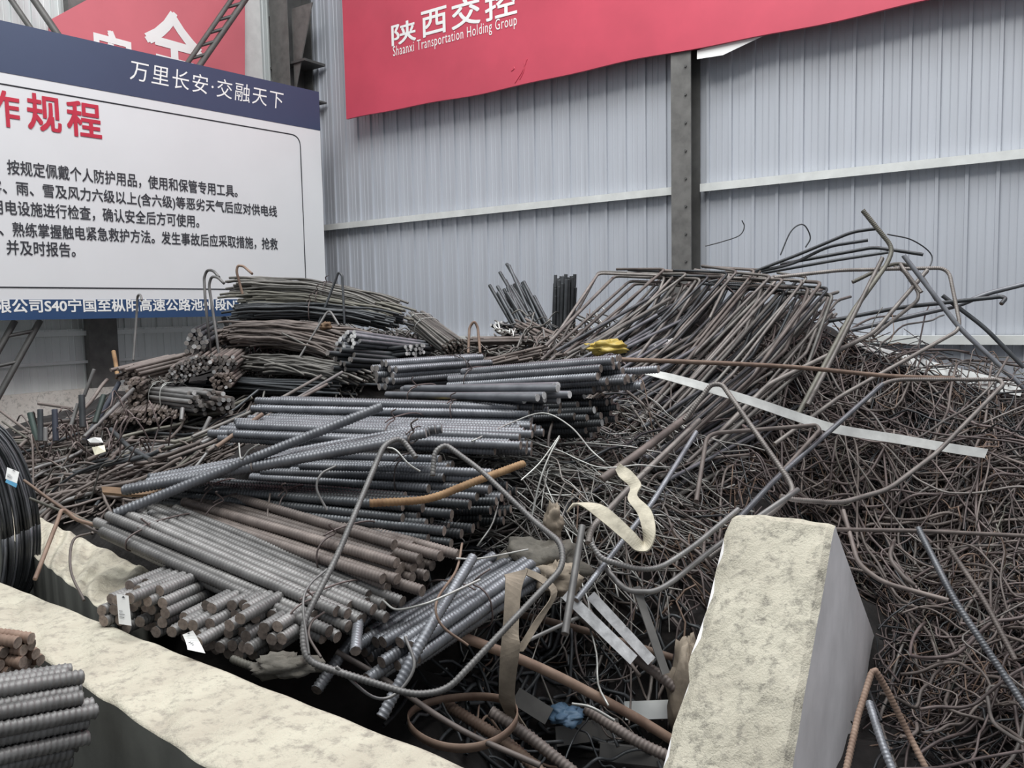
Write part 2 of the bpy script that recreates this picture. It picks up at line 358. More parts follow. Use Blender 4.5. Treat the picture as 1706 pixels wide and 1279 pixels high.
# loose corner of pale backing hanging under the banner by the column, and a wrinkle
a = WR.uv(1159, 88, OB); b = WR.uv(1300, 47, OB)
g = Geo(); g.prism([WR.pt(a[0], a[1]+0.03, OB-0.035), WR.pt(b[0], b[1]+0.02, OB-0.035), WR.pt(a[0]+0.25, a[1]-0.06, OB-0.03), WR.pt(a[0], a[1]-0.05, OB-0.03)], -WR.n*0.006); link('backing_flap', g.mesh('backing_flap', M['white']), t)
for (xa, ya), (xb, yb) in (((858, 138), (878, 98)), ((866, 132), (874, 104)), ((852, 118), (856, 112))):
    pa = WR.pt(*WR.uv(xa, ya, OB+0.002), OB+0.001); pb = WR.pt(*WR.uv(xb, yb, OB+0.002), OB+0.001)
    link('crease', tube_mesh('crease', smoothline([pa, (pa+pb)/2+WR.ex*0.02, pb], 4), 0.007, M['red'], 6), t)

# faded red banner on the left wall
t = thing('wall_banner', 'faded red banner with one big white character on the left wall behind the board', 'banner', WL.pt(-1.5, 4.4, 0.15))
q = [WL.uv(x, y, 0.15) for x, y in ((82, 34), (170, -14), (300, -70), (408, -75), (408, 160), (82, 160))]
g = Geo(); g.prism([WL.pt(u, v, 0.15) for u, v in q], -WL.n*0.02); link('banner_cloth', g.mesh('banner_cloth', M['palered']), t)
lq = [WL.uv(x, y, 0.156) for x, y in ((247, 128), (331, 18))]
letter(t, WL, '全', (lq[0][0], lq[0][1]), (lq[1][0], lq[1][1]-0.12), 0.156, 'white', 0.016)
lq = [WL.uv(x, y, 0.156) for x, y in ((160, 130), (218, 62))]
letter(t, WL, '安', lq[0], lq[1], 0.156, 'white', 0.016)

# white safety board
A_ = P(538, 340, 10.5); B_ = P(0, 300, 7.78); BD = Plane(A_, (A_-B_).to_2d())
board = thing('safety_board', 'large white safety regulations board with navy header and blue footer on lattice legs', 'board', BD.pt(-2.2, 1.7, 0))
def rect(u0, v0, u1, v1, off, th, mat, nm, parent):
    g = Geo(); g.prism([BD.pt(u0, v0, off), BD.pt(u1, v0, off), BD.pt(u1, v1, off), BD.pt(u0, v1, off)], -BD.n*th); return link(nm, g.mesh(nm, M[mat]), parent)
UL = -5.6
# vinyl face as a gently rippled sheet
def face(u0, v0, u1, v1, mat, nm, NU=70, NV=14, off=0.0):
    g = Geo()
    for j in range(NV+1):
        for i in range(NU+1):
            u = u0+(u1-u0)*i/NU; v = v0+(v1-v0)*j/NV
            w = math.exp(-((u+0.22)/0.4)**2)*0.006*math.sin(u*16+v*4.5)*max(0, 1-abs(v-3.1)/0.9)
            g.V.append(tuple(BD.pt(u, v, off+w)))
    for j in range(NV):
        for i in range(NU): k = j*(NU+1)+i; g.F.append((k, k+1, k+NU+2, k+NU+1)); g.fm.append(0)
    return link(nm, g.mesh(nm, M[mat], True), board)
face(UL, 1.915, 0, 3.965, 'board', 'vinyl_face')
rect(UL, 1.73, 0, 4.42, -0.02, 0.03, 'board', 'backing_panel', board)
rect(UL, 3.965, 0, 4.425, 0.005, 0.012, 'navy', 'header_band', board)
rect(UL, 1.725, 0, 1.915, 0.005, 0.012, 'blue', 'footer_band', board)
# thin border line with a rounded upper right corner
ln = [BD.pt(UL, 2.027, 0.003), BD.pt(-0.30, 2.027, 0.003), BD.pt(-0.30, 3.86, 0.003), BD.pt(UL, 3.86, 0.003)]
link('border_line', tube_mesh('border_line', fillet(ln, 0.13, 8), 0.0065, M['ink'], 4), board)
bo = 0.008
def bl(s, lbx, rtx, mat, bold=0.0, sp=1.0, h=None, shear=0.0):
    a = BD.uv(*lbx, bo); b = BD.uv(*rtx, bo)
    letter(board, BD, s, a, (b[0], b[1]) if h is None else (b[0], a[1]+h), bo, mat, bold, sp, shear=shear)
bl('万里长安·交融天下', (216, 132), (470, 160), 'white', 0.0, 1.15, h=0.205, shear=0.12)
bl('作', (-20, 206), (30, 155), 'redink', 0.012); bl('规', (48, 214), (99, 163), 'redink', 0.012); bl('程', (114, 224), (166, 175), 'redink', 0.012)
def line(s, x0, y0, x1, h, mat='ink', bold=0.0055):
    a = BD.uv(x0, y0, bo); b = BD.uv(x1, y0, bo); letter(board, BD, s, a, (b[0], a[1]+h), bo, mat, bold)
line('、按规定佩戴个人防护用品，使用和保管专用工具。', -9, 288, 394, 0.135)
line('雾、雨、雪及风力六级以上(含六级)等恶劣天气后应对供电线', -18, 324, 460, 0.145)
line('用电设施进行检查，确认安全后方可使用。', -14, 356, 331, 0.135)
line('、熟练掌握触电紧急救护方法。发生事故后应采取措施，抢救', 0, 393, 462, 0.135)
line('并及时报告。', 12, 424, 126, 0.135)
line('限公司S40宁国至枞阳高速公路池州段NZ-01', -6, 521, 425, 0.125, 'white', 0.014)
# lattice legs carrying the board
def lattice(parent, p0, p1, gap, nr, w=0.035):
    e = (p1-p0).normalized(); off = BD.ex*gap
    for o in (Vector((0, 0, 0)), off):
        link('chord', tube_mesh('chord', [p0+o, p1+o], w, M['column'], 4), parent)
    for k in range(nr):
        a = p0+(p1-p0)*((k+0.5)/nr); link('rung', tube_mesh('rung', [a, a+off-e*0.05], w*0.6, M['column'], 4), parent)
for ua, za, ub, zb2 in ((-3.50, 1.72, -4.5, 0.0), (-1.35, 1.72, -0.65, 0.0)):
    lattice(board, BD.pt(ua, za, -0.12), BD.pt(ub, zb2, -0.12), 0.22, 6, 0.03)
# braces behind the board that rise past its top edge
for lab, pts in (('dark lattice brace rising behind the board across the faded red banner', ((313, 104, 9.72), (392, -10, 9.80), (336, 104, 9.80))),
                 ('dark lattice brace above the left end of the board', ((60, 60, 8.5), (5, -20, 8.45), (98, 60, 8.62)))):
    a, b, c = [P(*p) for p in pts]; t = thing('lattice_brace', lab, 'brace', a); d_ = c-a
    a = a-(b-a)*0.6; b = b+(b-a)*0.4
    for o in (Vector((0, 0, 0)), d_): link('chord', tube_mesh('chord', [a+o, b+o], 0.035 if o.length else 0.028, M['columnedge'], 4), t)
    if 'across' in lab:
        for k in range(12):
            p = a+(b-a)*((k+0.5)/12); link('rung', tube_mesh('rung', [p, p+d_+(b-a)*0.035], 0.018, M['column'], 4), t)

# ------------------------------------------------------------------ concrete dividers
def hitz(px, py, z):
    r = ray(px, py); return CAM + r*((z-CZ)/r.z)
def divider(name, label, a0, a1, b0, b1, z, amp, grooves, mats, seed, N=220, W=26):
    """long concrete block: a0-a1 far top edge, b0-b1 near top edge, rough floated top, plain sides to the floor"""
    g = Geo(); prof = []
    for i in range(N+1):
        t = i/N; a = a0.lerp(a1, t); b = b0.lerp(b1, t); s = (a1-a0).length*t
        for j in range(W+1):
            q = j/W; edge = min(q, 1-q)
            p = a.lerp(b, q)
            h = amp*(0.6*math.sin(s*grooves+2.6*noise.noise((s*3, q*1.5, seed))+q*1.2) + 0.8*noise.noise((s*7, q*2, seed+3))+0.22*noise.noise((s*34, q*12, seed+5)))
            if edge < 0.05: h -= 0.012*(1-edge/0.05)**2
            h *= min(1.0, 0.35+edge/0.12)
            e = (b-a).normalized()*(0.006*noise.noise((s*7, q*3, seed+9)) if edge < 0.05 else 0)
            g.V.append((p.x+e.x, p.y+e.y, z+h))
    for i in range(N):
        for j in range(W): k = i*(W+1)+j; g.F.append((k, k+W+1, k+W+2, k+1)); g.fm.append(0)
    top = len(g.V)
    for i in range(N+1):
        t = i/N; a = a0.lerp(a1, t); b = b0.lerp(b1, t); o = (a-b).normalized()*0.06
        g.V.append((a.x+o.x, a.y+o.y, 0)); g.V.append((b.x+o.x*1.5, b.y+o.y*1.5, 0))
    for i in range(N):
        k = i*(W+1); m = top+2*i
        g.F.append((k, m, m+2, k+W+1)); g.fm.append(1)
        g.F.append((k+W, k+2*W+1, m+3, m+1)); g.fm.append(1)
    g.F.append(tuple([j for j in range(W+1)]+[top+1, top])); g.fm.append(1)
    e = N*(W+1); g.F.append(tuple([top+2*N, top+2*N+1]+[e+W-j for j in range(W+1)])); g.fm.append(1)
    x_ = (a1-a0).normalized(); mw = Matrix.Translation(a0) @ Matrix((x_, Vector((-x_.y, x_.x, 0)), Vector((0, 0, 1)))).transposed().to_4x4(); iv = mw.inverted()
    g.V = [tuple(iv @ Vector(v)) for v in g.V]; me = g.mesh(name, mats, True)
    o = link(name, me, None, mw); return tag(o, label, 'concrete barrier')
BZ = 0.85
L0, R0 = hitz(0, 968, BZ), hitz(760, 1268, BZ); l0, r0 = hitz(0, 1050, BZ), hitz(350, 1279, BZ)
ex = lambda p, q, t: p+(q-p)*t
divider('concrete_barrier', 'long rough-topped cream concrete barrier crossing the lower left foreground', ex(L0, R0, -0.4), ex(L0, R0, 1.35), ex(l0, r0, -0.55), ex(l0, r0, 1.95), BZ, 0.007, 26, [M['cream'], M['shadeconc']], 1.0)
a0, a1, b0, b1 = hitz(40, 848, BZ), hitz(262, 955, BZ), hitz(40, 912, BZ), hitz(196, 1034, BZ)
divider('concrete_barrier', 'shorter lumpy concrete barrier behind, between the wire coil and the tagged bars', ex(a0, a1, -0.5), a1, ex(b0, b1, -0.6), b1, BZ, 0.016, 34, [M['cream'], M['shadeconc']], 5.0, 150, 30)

# wedge-shaped block standing on the right
TL, TR = P(1224, 852, 2.95), P(1390, 870, 2.78); TR.z = TL.z = (TL.z+TR.z)/2
wdir = Vector((TR.x-TL.x, TR.y-TL.y, 0)); back = Vector((-wdir.y, wdir.x, 0)).normalized()
zt = TL.z; wl = wdir.length
prof = [(-1.02, 0.0), (-1.02, 0.14), (-0.02, zt-0.012), (0.012, zt-0.006), (0.06, zt-0.05), (1.20, 0.13), (1.22, 0.0)]
pf = []
for (u0_, z0_), (u1_, z1_) in zip(prof[:-1], prof[1:]):
    n_ = max(1, int(math.hypot(u1_-u0_, z1_-z0_)/0.03))
    pf += [(u0_+(u1_-u0_)*k/n_, z0_+(z1_-z0_)*k/n_) for k in range(n_)]
pf.append(prof[-1]); g = Geo(); W = 16
for (u, z) in pf:
    for j in range(W+1):
        q = j/W; edge = 1-min(1, min(q, 1-q)/0.1); wq = wl*(1+0.10*max(0, (zt-z))/zt*0)
        rough = 0.014*noise.noise((u*6, q*4, z*6))+0.006*noise.noise((u*22, q*12, z*22))
        p = TL+wdir*q+back*u; p.z = z
        nrm_ = (-back*0.7+Vector((0, 0, 0.7))) if u < 0.03 else Vector((0, 0, 0))
        p += nrm_*(rough-0.022*edge**2)
        if j == 0 and u < 0.1: p += wdir.normalized()*(-0.010+0.022*noise.noise((u*9, z*9, 2.0)))
        if z <= 0.001: p.z = 0
        g.V.append(tuple(p))
K = len(pf)
for i in range(K-1):
    for j in range(W): k = i*(W+1)+j; g.F.append((k, k+1, k+W+2, k+W+1)); g.fm.append(0 if pf[i][0] < 0.02 else 1)
g.F.append(tuple(i*(W+1)+W for i in range(K))); g.fm.append(1)
g.F.append(tuple(i*(W+1) for i in range(K))[::-1]); g.fm.append(1)
tag(link('concrete_block', g.mesh('concrete_block', [M['pier'], M['cast']])), 'pale wedge-shaped concrete block standing in the right foreground', 'concrete block')

# ------------------------------------------------------------------ the heap under everything
CTL = [(20,720,4.7),(20,790,4.1),(150,700,4.8),(150,790,3.9),(300,740,4.4),(300,805,3.5),(400,705,4.4),(120,840,3.7),(210,660,5.2),(330,620,5.4),(330,690,4.8),
 (450,650,5.0),(470,560,5.8),(520,510,6.0),(630,545,6.0),(600,610,5.1),(700,610,5.2),(800,615,5.0),(750,660,4.3),(900,575,5.5),(850,560,6.2),(960,545,6.3),(960,610,4.8),(1000,680,4.1),
 (420,730,3.7),(600,750,3.5),(800,750,3.4),(450,845,3.2),(650,865,3.0),(800,870,3.1),(300,900,2.8),(450,960,2.7),(600,990,2.65),(650,1050,2.6),(350,1020,2.55),
 (860,990,2.9),(760,1080,2.65),(700,1200,2.8),(900,1170,2.95),(1010,1120,2.95),(1100,1220,2.75),(900,1290,2.55),(620,1160,2.5),
 (920,830,3.4),(1050,860,3.25),(1000,770,3.75),(1100,970,3.05),(1200,770,4.0),(1200,920,3.5),(1100,660,4.6),(1200,590,5.2),(1280,500,5.8),(1200,500,5.9),(1400,560,5.4),(1500,600,5.1),(1600,640,4.9),
 (1706,655,4.7),(1850,660,4.6),(1450,750,4.5),(1650,780,4.2),(1850,800,4.0),(1500,900,3.9),(1650,950,3.7),(1550,1050,3.6),(1700,1150,3.0),(1850,1100,3.0),(1500,1170,3.9),(1600,1279,2.9),(1420,960,3.9)]
HP = [P(*c) for c in CTL]; HP = [(p.x, p.y, max(0.02, p.z-0.05)) for p in HP]
for k in range(9): q = WR.pt(-6.5+k*1.2, 0, 0.35); HP.append((q.x, q.y, 0.45))
for k in range(5): q = WL.pt(-0.8-k*1.1, 0, 1.2); HP.append((q.x, q.y, 0.35))
for q in ((-4.6, 5.0), (-4.2, 4.2), (-3.2, 3.3), (2.6, 2.2), (3.6, 3.0), (-2.2, 3.3), (-1.75, 2.95), (-1.3, 2.6), (-2.5, 3.5), (0.55, 1.9), (0.2, 1.95), (1.4, 2.0), (1.22, 2.35), (1.3, 2.65), (1.45, 3.0), (1.62, 3.4), (1.8, 3.8), (1.35, 2.1)): HP.append((q[0], q[1], 0.05))
HP = np.array(HP)
GX0, GX1, GY0, GY1, GS = -5.2, 5.2, 1.5, 12.0, 0.05
gx = np.arange(GX0, GX1, GS); gy = np.arange(GY0, GY1, GS); XX, YY = np.meshgrid(gx, gy)
D2 = (XX[..., None]-HP[:, 0])**2+(YY[..., None]-HP[:, 1])**2; Wt = 1/(D2+0.02)**2.2
ZZ = (Wt*HP[:, 2]).sum(-1)/Wt.sum(-1); del D2, Wt
def H(x, y):
    i = min(max((x-GX0)/GS, 0), len(gx)-2); j = min(max((y-GY0)/GS, 0), len(gy)-2); a, b = int(i), int(j); u, v = i-a, j-b
    return (ZZ[b, a]*(1-u)+ZZ[b, a+1]*u)*(1-v)+(ZZ[b+1, a]*(1-u)+ZZ[b+1, a+1]*u)*v
def hit(px, py):
    r = ray(px, py); d = 1.9
    while d < 9:
        p = CAM+r*(d/r.y)
        if p.z < H(p.x, p.y): return p
        d += 0.02
    return None
def inside(x, y):      # keep the heap mesh within the bay: behind the barriers, in front of the walls
    p = Vector((x, y, 0))
    if (p-WR.O).dot(WR.n) < 0.42 or (p-WL.O).dot(WL.n) < 1.2: return False
    a, b = L0, R0; nn = Vector((-(b-a).y, (b-a).x, 0)).normalized()
    return (p-a).dot(nn) > 0.04
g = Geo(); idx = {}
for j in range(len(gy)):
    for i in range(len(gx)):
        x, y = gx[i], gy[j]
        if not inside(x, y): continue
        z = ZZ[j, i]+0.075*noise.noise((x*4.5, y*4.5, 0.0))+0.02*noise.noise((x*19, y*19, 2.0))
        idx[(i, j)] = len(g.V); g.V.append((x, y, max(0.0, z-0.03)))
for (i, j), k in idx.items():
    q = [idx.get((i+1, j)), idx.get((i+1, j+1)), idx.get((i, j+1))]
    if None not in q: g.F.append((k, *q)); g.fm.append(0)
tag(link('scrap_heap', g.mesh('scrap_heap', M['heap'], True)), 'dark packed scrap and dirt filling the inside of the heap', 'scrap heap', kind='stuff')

# ------------------------------------------------------------------ builders for steel
def curved_bar(r, L, bow, mat, cap, seg=6):
    L = round(L, 1); k = ('c', round(r, 4), L, round(bow, 2), mat, cap)
    if k not in _cache:
        pts = [(L*(t-0.5), 0, bow*(1-(2*t-1)**2)+0.004*math.sin(t*17)) for t in [i/14 for i in range(15)]]
        _cache[k] = tube_mesh('bar', pts, r, M[mat], seg, None, M[cap])
    return _cache[k], L
def bundle(label, A, B, n, r, aspect=1.5, mat='dark', cap='cut', jit=0.03, yaw=0.6, ties=(0.3, 0.75), ribs=None, bow=0.0, group=None, cat='steel bar bundle', light=0.0, name='rebar_bundle', tiemat='wire', flare=0.0, roll=0.0, off=(0, 0)):
    A = P(*A); B = P(*B); e, s, u = frame_x(A, B); L = (B-A).length; C = (A+B)/2
    if roll: q = Matrix.Rotation(roll, 3, e); s = q @ s; u = q @ u
    pts = []
    for i in range(-12, 13):
        for j in range(-12, 13): pts.append(((i+0.5*(j % 2))*2.04*r, j*1.77*r))
    pts.sort(key=lambda p: (p[0]/aspect)**2+(p[1]*aspect)**2 if aspect != 1 else p[0]**2+p[1]**2); pts = pts[:n]
    t = thing(name, label, cat, (C.x, C.y, C.z+min(p[1] for p in pts)-r), group)
    hx = max(abs(p[0]) for p in pts)+r; hy = max(abs(p[1]) for p in pts)+r
    yw = math.radians(yaw); ribs = ribs if ribs is not None else (0.0125 if r > 0.012 else None)
    for (x, y) in pts:
        c = C+s*x+u*(y+random.uniform(-0.15, 0.15)*r)+e*random.gauss(0, jit)
        d = (e+s*(random.gauss(0, yw)+flare*x)+u*(random.gauss(0, yw*0.6)+flare*y)).normalized()
        cp = 'cutlight' if random.random() < light else cap
        if bow: me, L2 = curved_bar(r, L, bow*random.uniform(0.7, 1.3), mat, cp)
        else: me, L2 = bar_mesh(r, L, mat, cp, ribs, 10 if ribs else 7)
        link('bar', me, t, mat_x(c, d, random.uniform(0, 6.28) if not bow else random.uniform(-0.25, 0.25)))
    for tt in ties:
        c = A.lerp(B, tt)+u*(bow*(1-(2*tt-1)**2)); ring = []
        for k in range(26):
            a = k/24*2*math.pi+0.9; w = 1.0+0.02*math.sin(3*a+tt*9)
            ring.append(c+s*((hx+0.004)*w*math.copysign(abs(math.cos(a))**0.75, math.cos(a)))+u*((hy+0.004)*w*math.copysign(abs(math.sin(a))**0.75, math.sin(a)))+e*(0.012*math.sin(a+tt*5)+0.0008*k))
        ring += [ring[-1]+u*0.03+s*0.03, ring[-1]+u*0.045+s*0.05+e*0.03]
        link('tie_wire', tube_mesh('tie_wire', smoothline(ring, 3), 0.0030, M[tiemat], 5), t)
    return t
def rod(label, pts, r, mat='dark', cap='cut', ribs=None, fil=0.05, name='steel_bar', cat='steel bar', group=None, curve=False, seg=8):
    q = [P(*p) if not isinstance(p, Vector) else p for p in pts]
    q = smoothline(q, 7) if curve else fillet(q, fil, 7)
    return tag(link(name, tube_mesh(name, q, r, M[mat], seg, ribs, M[cap])), label, cat, group)
def ribbon(name, edges, th, mat, sub=6):
    """strip between two edge lines, with thickness"""
    a = smoothline([P(*e[0]) for e in edges], sub); b = smoothline([P(*e[1]) for e in edges], sub); g = Geo(); n = len(a)
    for i in range(n):
        t = (a[min(i+1, n-1)]-a[max(i-1, 0)]); nn = t.cross(b[i]-a[i]).normalized()*th/2; m = (a[i]+b[i])/2+nn*0.15
        g.V += [tuple(a[i]+nn), tuple(m+nn), tuple(b[i]+nn), tuple(b[i]-nn), tuple(m-nn), tuple(a[i]-nn)]
    for i in range(n-1):
        for k in range(6): g.F.append((6*i+k, 6*i+(k+1) % 6, 6*i+6+(k+1) % 6, 6*i+6+k)); g.fm.append(0)
    g.F.append((5, 4, 3, 2, 1, 0)); g.F.append(tuple(6*(n-1)+k for k in range(6))); g.fm += [0, 0]
    return g.mesh(name, M[mat], False)
RB = 0.0125

# ------------------------------------------------------------------ near bundles
t1 = bundle('left tagged bundle of ribbed bars, white tag on rusty ends, poking over the barrier', (238,1012,2.30), (420,935,2.85), 30, 0.0155, 1.2, 'grey', 'cutrust', 0.035, 0.5, (0.6,))
t2 = bundle('right tagged bundle of ribbed bars with rusty ends and a bent pale tag', (385,1052,2.18), (560,950,2.75), 44, 0.0155, 1.6, 'grey', 'cutrust', 0.04, 0.5, (0.65,))
def paper_tag(parent, corners, nm='paper_tag', curl=0.0):
    q = [P(*c) for c in corners]; g = Geo(); n = 8
    nrm = (q[1]-q[0]).cross(q[3]-q[0]).normalized()
    if nrm.y > 0: nrm = -nrm
    for i in range(n+1):
        t = i/n; l = q[0].lerp(q[3], t)+nrm*curl*t*t; r = q[1].lerp(q[2], t)+nrm*curl*t*t
        g.V += [tuple(l), tuple(r), tuple(r-nrm*0.0012), tuple(l-nrm*0.0012)]
    for i in range(n):
        for k in range(4): g.F.append((4*i+k, 4*i+(k+1) % 4, 4*i+4+(k+1) % 4, 4*i+4+k)); g.fm.append(0)
    g.F += [(3, 2, 1, 0), tuple(4*n+k for k in range(4))]; g.fm += [0, 0]
    o = link(nm, g.mesh(nm, M['paper']), parent)
    e1 = q[1]-q[0]; e2 = q[3]-q[0]; m = q[0]+e1*0.45+e2*0.10+nrm*0.002
    mk = Geo(); mk.prism([m, m+e1*0.28, m+e1*0.14-e2*0.07], nrm*0.0008)
    for k, w in enumerate((0.3, 0.45, 0.4)): p = q[0]+e1*0.12+e2*(0.55+0.1*k)+nrm*0.002; mk.prism([p, p+e1*w, p+e1*w+e2*0.018, p+e2*0.018], nrm*0.0008)
    link('print', mk.mesh('print', M['ink']), o); return o
paper_tag(t1, ((194,989,2.20),(214,992,2.20),(219,1042,2.17),(198,1039,2.17)))
paper_tag(t2, ((304,1057,2.08),(321,1050,2.08),(347,1090,2.05),(318,1084,2.05)), curl=0.015)
bundle('long grey ribbed bars tied with wire, sloping down to the right above the tagged ends', (232,868,2.78), (588,1022,2.27), 24, 0.0155, 1.55, 'grey', 'cutrust', 0.03, 0.7, (0.13, 0.9))
bundle('brownish ribbed bars sloping down to the right, just behind the nearest sloping bundle', (335,838,3.02), (668,938,2.48), 26, 0.0155, 1.5, 'brown', 'cutrust', 0.05, 0.8, (0.2, 0.78))
bundle('thick ribbed bars rising to the right toward a torn sack, beside the dark hollow', (632,1090,2.26), (850,950,2.75), 20, 0.0165, 1.5, 'dark', 'cutrust', 0.035, 0.9, (0.55,))
rod('dark ribbed bar slanting steeply past the right end of the sloping bundles', [(527,1150,2.15),(642,985,2.5)], 0.0155, 'dark', 'cutrust', RB)
rod('dark ribbed bar slanting steeply across the thick ribbed bars by the hollow', [(636,1195,2.0),(706,1060,2.12),(788,928,2.45)], 0.0145, 'dark', 'cutrust', RB, 0.3)
rod('dark bar leaning at the left of the thick ribbed bars', [(592,1085,2.1),(600,1000,2.35)], 0.014, 'dark', 'cutrust', RB)

# middle stack
bundle('blue-grey ribbed bars lying nearly level on top of the middle stack', (405,712,3.55), (858,728,3.18), 34, 0.0155, 1.9, 'dark', 'cutrust', 0.05, 0.5, (0.62,))
bundle('grey ribbed bars along the back edge of the middle stack', (440,678,3.75), (890,688,3.45), 12, 0.0155, 1.7, 'dark', 'cut', 0.05, 0.7, (0.72,))
bundle('four shiny ribbed bars tied with wire, rising to the right across the middle stack', (228,806,2.95), (702,722,2.92), 7, 0.0165, 1.9, 'dark', 'cut', 0.05, 0.5, (0.42, 0.97), tiemat='brown')
rod('long loose ribbed bar lying diagonally across the middle stack', [(192,856,2.72),(636,677,2.98)], 0.0165, 'dark', 'cut', RB)
bundle('dark ribbed bars in the lower layer of the middle stack, behind the bent hooked bar', (285,828,3.10), (728,868,2.72), 32, 0.0155, 1.25, 'black', 'cutrust', 0.07, 0.6, (0.2, 0.5))
bundle('dark olive bars with stepped ends at the right of the middle stack', (470,790,3.30), (760,805,2.98), 32, 0.0155, 1.1, 'dark', 'cutrust', 0.09, 0.6, (0.75,))
bundle('black bars packed deep at the right end of the middle stack', (560,845,3.2), (815,840,3.02), 30, 0.0155, 1.1, 'black', 'cutrust', 0.05, 0.5, (0.4,))
# centre top
bundle('long blue-grey ribbed bars with a clump of rusty ends, centre of the heap', (770,640,4.05), (1020,622,3.60), 28, 0.0165, 1.35, 'dark', 'cutrust', 0.05, 0.7, (0.1,))
bundle('smooth dark bars with pale sheared ends in the centre of the heap', (655,658,4.00), (905,656,3.42), 13, 0.0160, 1.75, 'dark', 'cutlight', 0.06, 1.0, (0.22,), ribs=0)
bundle('dark bars with rusty ends sunk under the centre bundles', (770,700,4.0), (985,692,3.62), 32, 0.0155, 1.1, 'black', 'cutrust', 0.05, 0.8, (), light=0.08)
bundle('short fat bundle of dark bars left of the centre bundles, ends facing left', (634,624,4.20), (800,612,4.60), 24, 0.0165, 1.15, 'dark', 'cut', 0.03, 0.5, (0.7,))
# back of the heap
bundle('straight bars with pale round ends near the back centre, below the thin rod stack', (580,566,4.75), (705,582,5.35), 26, 0.0125, 1.3, 'dark', 'cutlight', 0.03, 0.5, ())
bundle('short bars with bright ends behind the fat dark bundle', (610,592,5.2), (690,582,4.85), 18, 0.0115, 1.3, 'black', 'cutlight', 0.02, 0.5, ())
bundle('black bars under the pale-ended bundle at the back centre', (572,598,4.7), (668,606,4.95), 18, 0.0150, 1.2, 'black', 'cut', 0.04, 0.7, (), ribs=0)
bundle('thick roll of thin rods tied with wire pointing forward at the back centre', (694,532,5.75), (758,580,5.05), 85, 0.0072, 1.15, 'thin', 'cutrust', 0.02, 0.8, (0.1, 0.3), cat='rod bundle', tiemat='silver')
bundle('topmost stack of thin bowed rods at the back left, tied with wire', (418,480,5.7), (625,510,5.55), 95, 0.0082, 1.45, 'thin', 'cut', 0.07, 0.9, (0.62,), bow=0.05, cat='rod bundle')
bundle('thin rods under the topmost stack, running out to a ragged right end', (418,520,5.5), (640,532,5.45), 95, 0.0082, 1.5, 'black', 'cut', 0.07, 0.9, (0.45,), bow=0.03, cat='rod bundle')
bundle('olive-grey thin rods filling the middle of the topmost stack', (420,500,5.6), (642,522,5.5), 95, 0.0078, 1.5, 'olive', 'cut', 0.08, 0.9, (0.5,), bow=0.04, cat='rod bundle')
bundle('thin rods squeezed flat under the black thin rods and above the brown ones', (405,545,5.45), (590,560,5.2), 80, 0.0072, 2.0, 'brown', 'cutrust', 0.08, 1.6, (), bow=0.03, cat='rod bundle')
bundle('brown thin rods drooping under the black thin rods at the back left', (405,565,5.35), (572,588,5.0), 90, 0.0075, 1.5, 'brown', 'cutrust', 0.08, 2.0, (), bow=0.04, cat='rod bundle')
bundle('olive brown thin rods at the bottom of the back left stack', (430,608,5.1), (590,628,4.75), 90, 0.0072, 1.6, 'thin', 'cutrust', 0.09, 2.6, (), bow=0.03, cat='rod bundle')
bundle('dark thin rods buried right of the round bar ends', (380,640,5.0), (540,648,4.75), 80, 0.0068, 1.5, 'black', 'cut', 0.09, 2.2, (), cat='rod bundle')
bundle('stack of reddish bent rod ends left of the thin rods', (362,562,5.3), (428,548,5.7), 60, 0.0068, 1.3, 'brown', 'cutrust', 0.05, 2.5, (), cat='rod bundle')
bundle('black tilted bars with olive ends, top of the round bar ends at the left', (328,570,4.95), (352,556,5.5), 24, 0.0135, 0.85, 'black', 'cut', 0.02, 0.4, (), light=0.25)
bundle('large cluster of small round bar ends at the left of the heap', (318,612,4.85), (345,592,5.5), 95, 0.0088, 1.55, 'brown', 'cut', 0.03, 0.5, (), light=0.3, roll=-0.42, ribs=0)
bundle('second cluster of pale round bar ends, right of the large cluster', (372,606,4.82), (398,590,5.4), 30, 0.0115, 1.3, 'brown', 'cut', 0.03, 0.5, (), light=0.3, ribs=0)
bundle('brown cluster of bar ends below the second pale cluster', (372,634,4.75), (398,616,5.3), 30, 0.0095, 1.1, 'brown', 'cutrust', 0.03, 0.5, (), light=0.06, ribs=0)
bundle('rusty bundle with olive ends at the far left edge of the heap', (214,624,4.85), (310,600,5.2), 30, 0.0115, 1.3, 'brown', 'cutrust', 0.03, 0.6, (), ribs=0)
bundle('row of scattered small bar ends under the rusty left bundle', (262,636,4.9), (290,622,5.4), 26, 0.0085, 2.2, 'brown', 'cut', 0.03, 0.6, (), light=0.2, ribs=0)
bundle('column of brown bar ends left of the green-grey bars', (228,654,4.75), (258,636,5.3), 34, 0.0105, 0.7, 'brown', 'cutrust', 0.03, 0.6, (), light=0.08, ribs=0)
bundle('green-grey bars tied with wire, round ends facing right, at the left of the heap', (244,656,5.05), (342,668,4.55), 30, 0.0130, 1.15, 'grey', 'cut', 0.03, 0.7, (0.3, 0.5), light=0.22, tiemat='silver', ribs=0)
bundle('bars with very bright cut ends beside the green-grey bars', (330,662,5.0), (374,672,4.5), 16, 0.0130, 1.0, 'brown', 'cut', 0.03, 0.7, (), light=0.55, ribs=0)
bundle('low brown row of many small bar ends at the left', (245,694,4.5), (262,672,5.1), 95, 0.0085, 2.6, 'brown', 'cutrust', 0.04, 0.8, (), light=0.03, ribs=0)
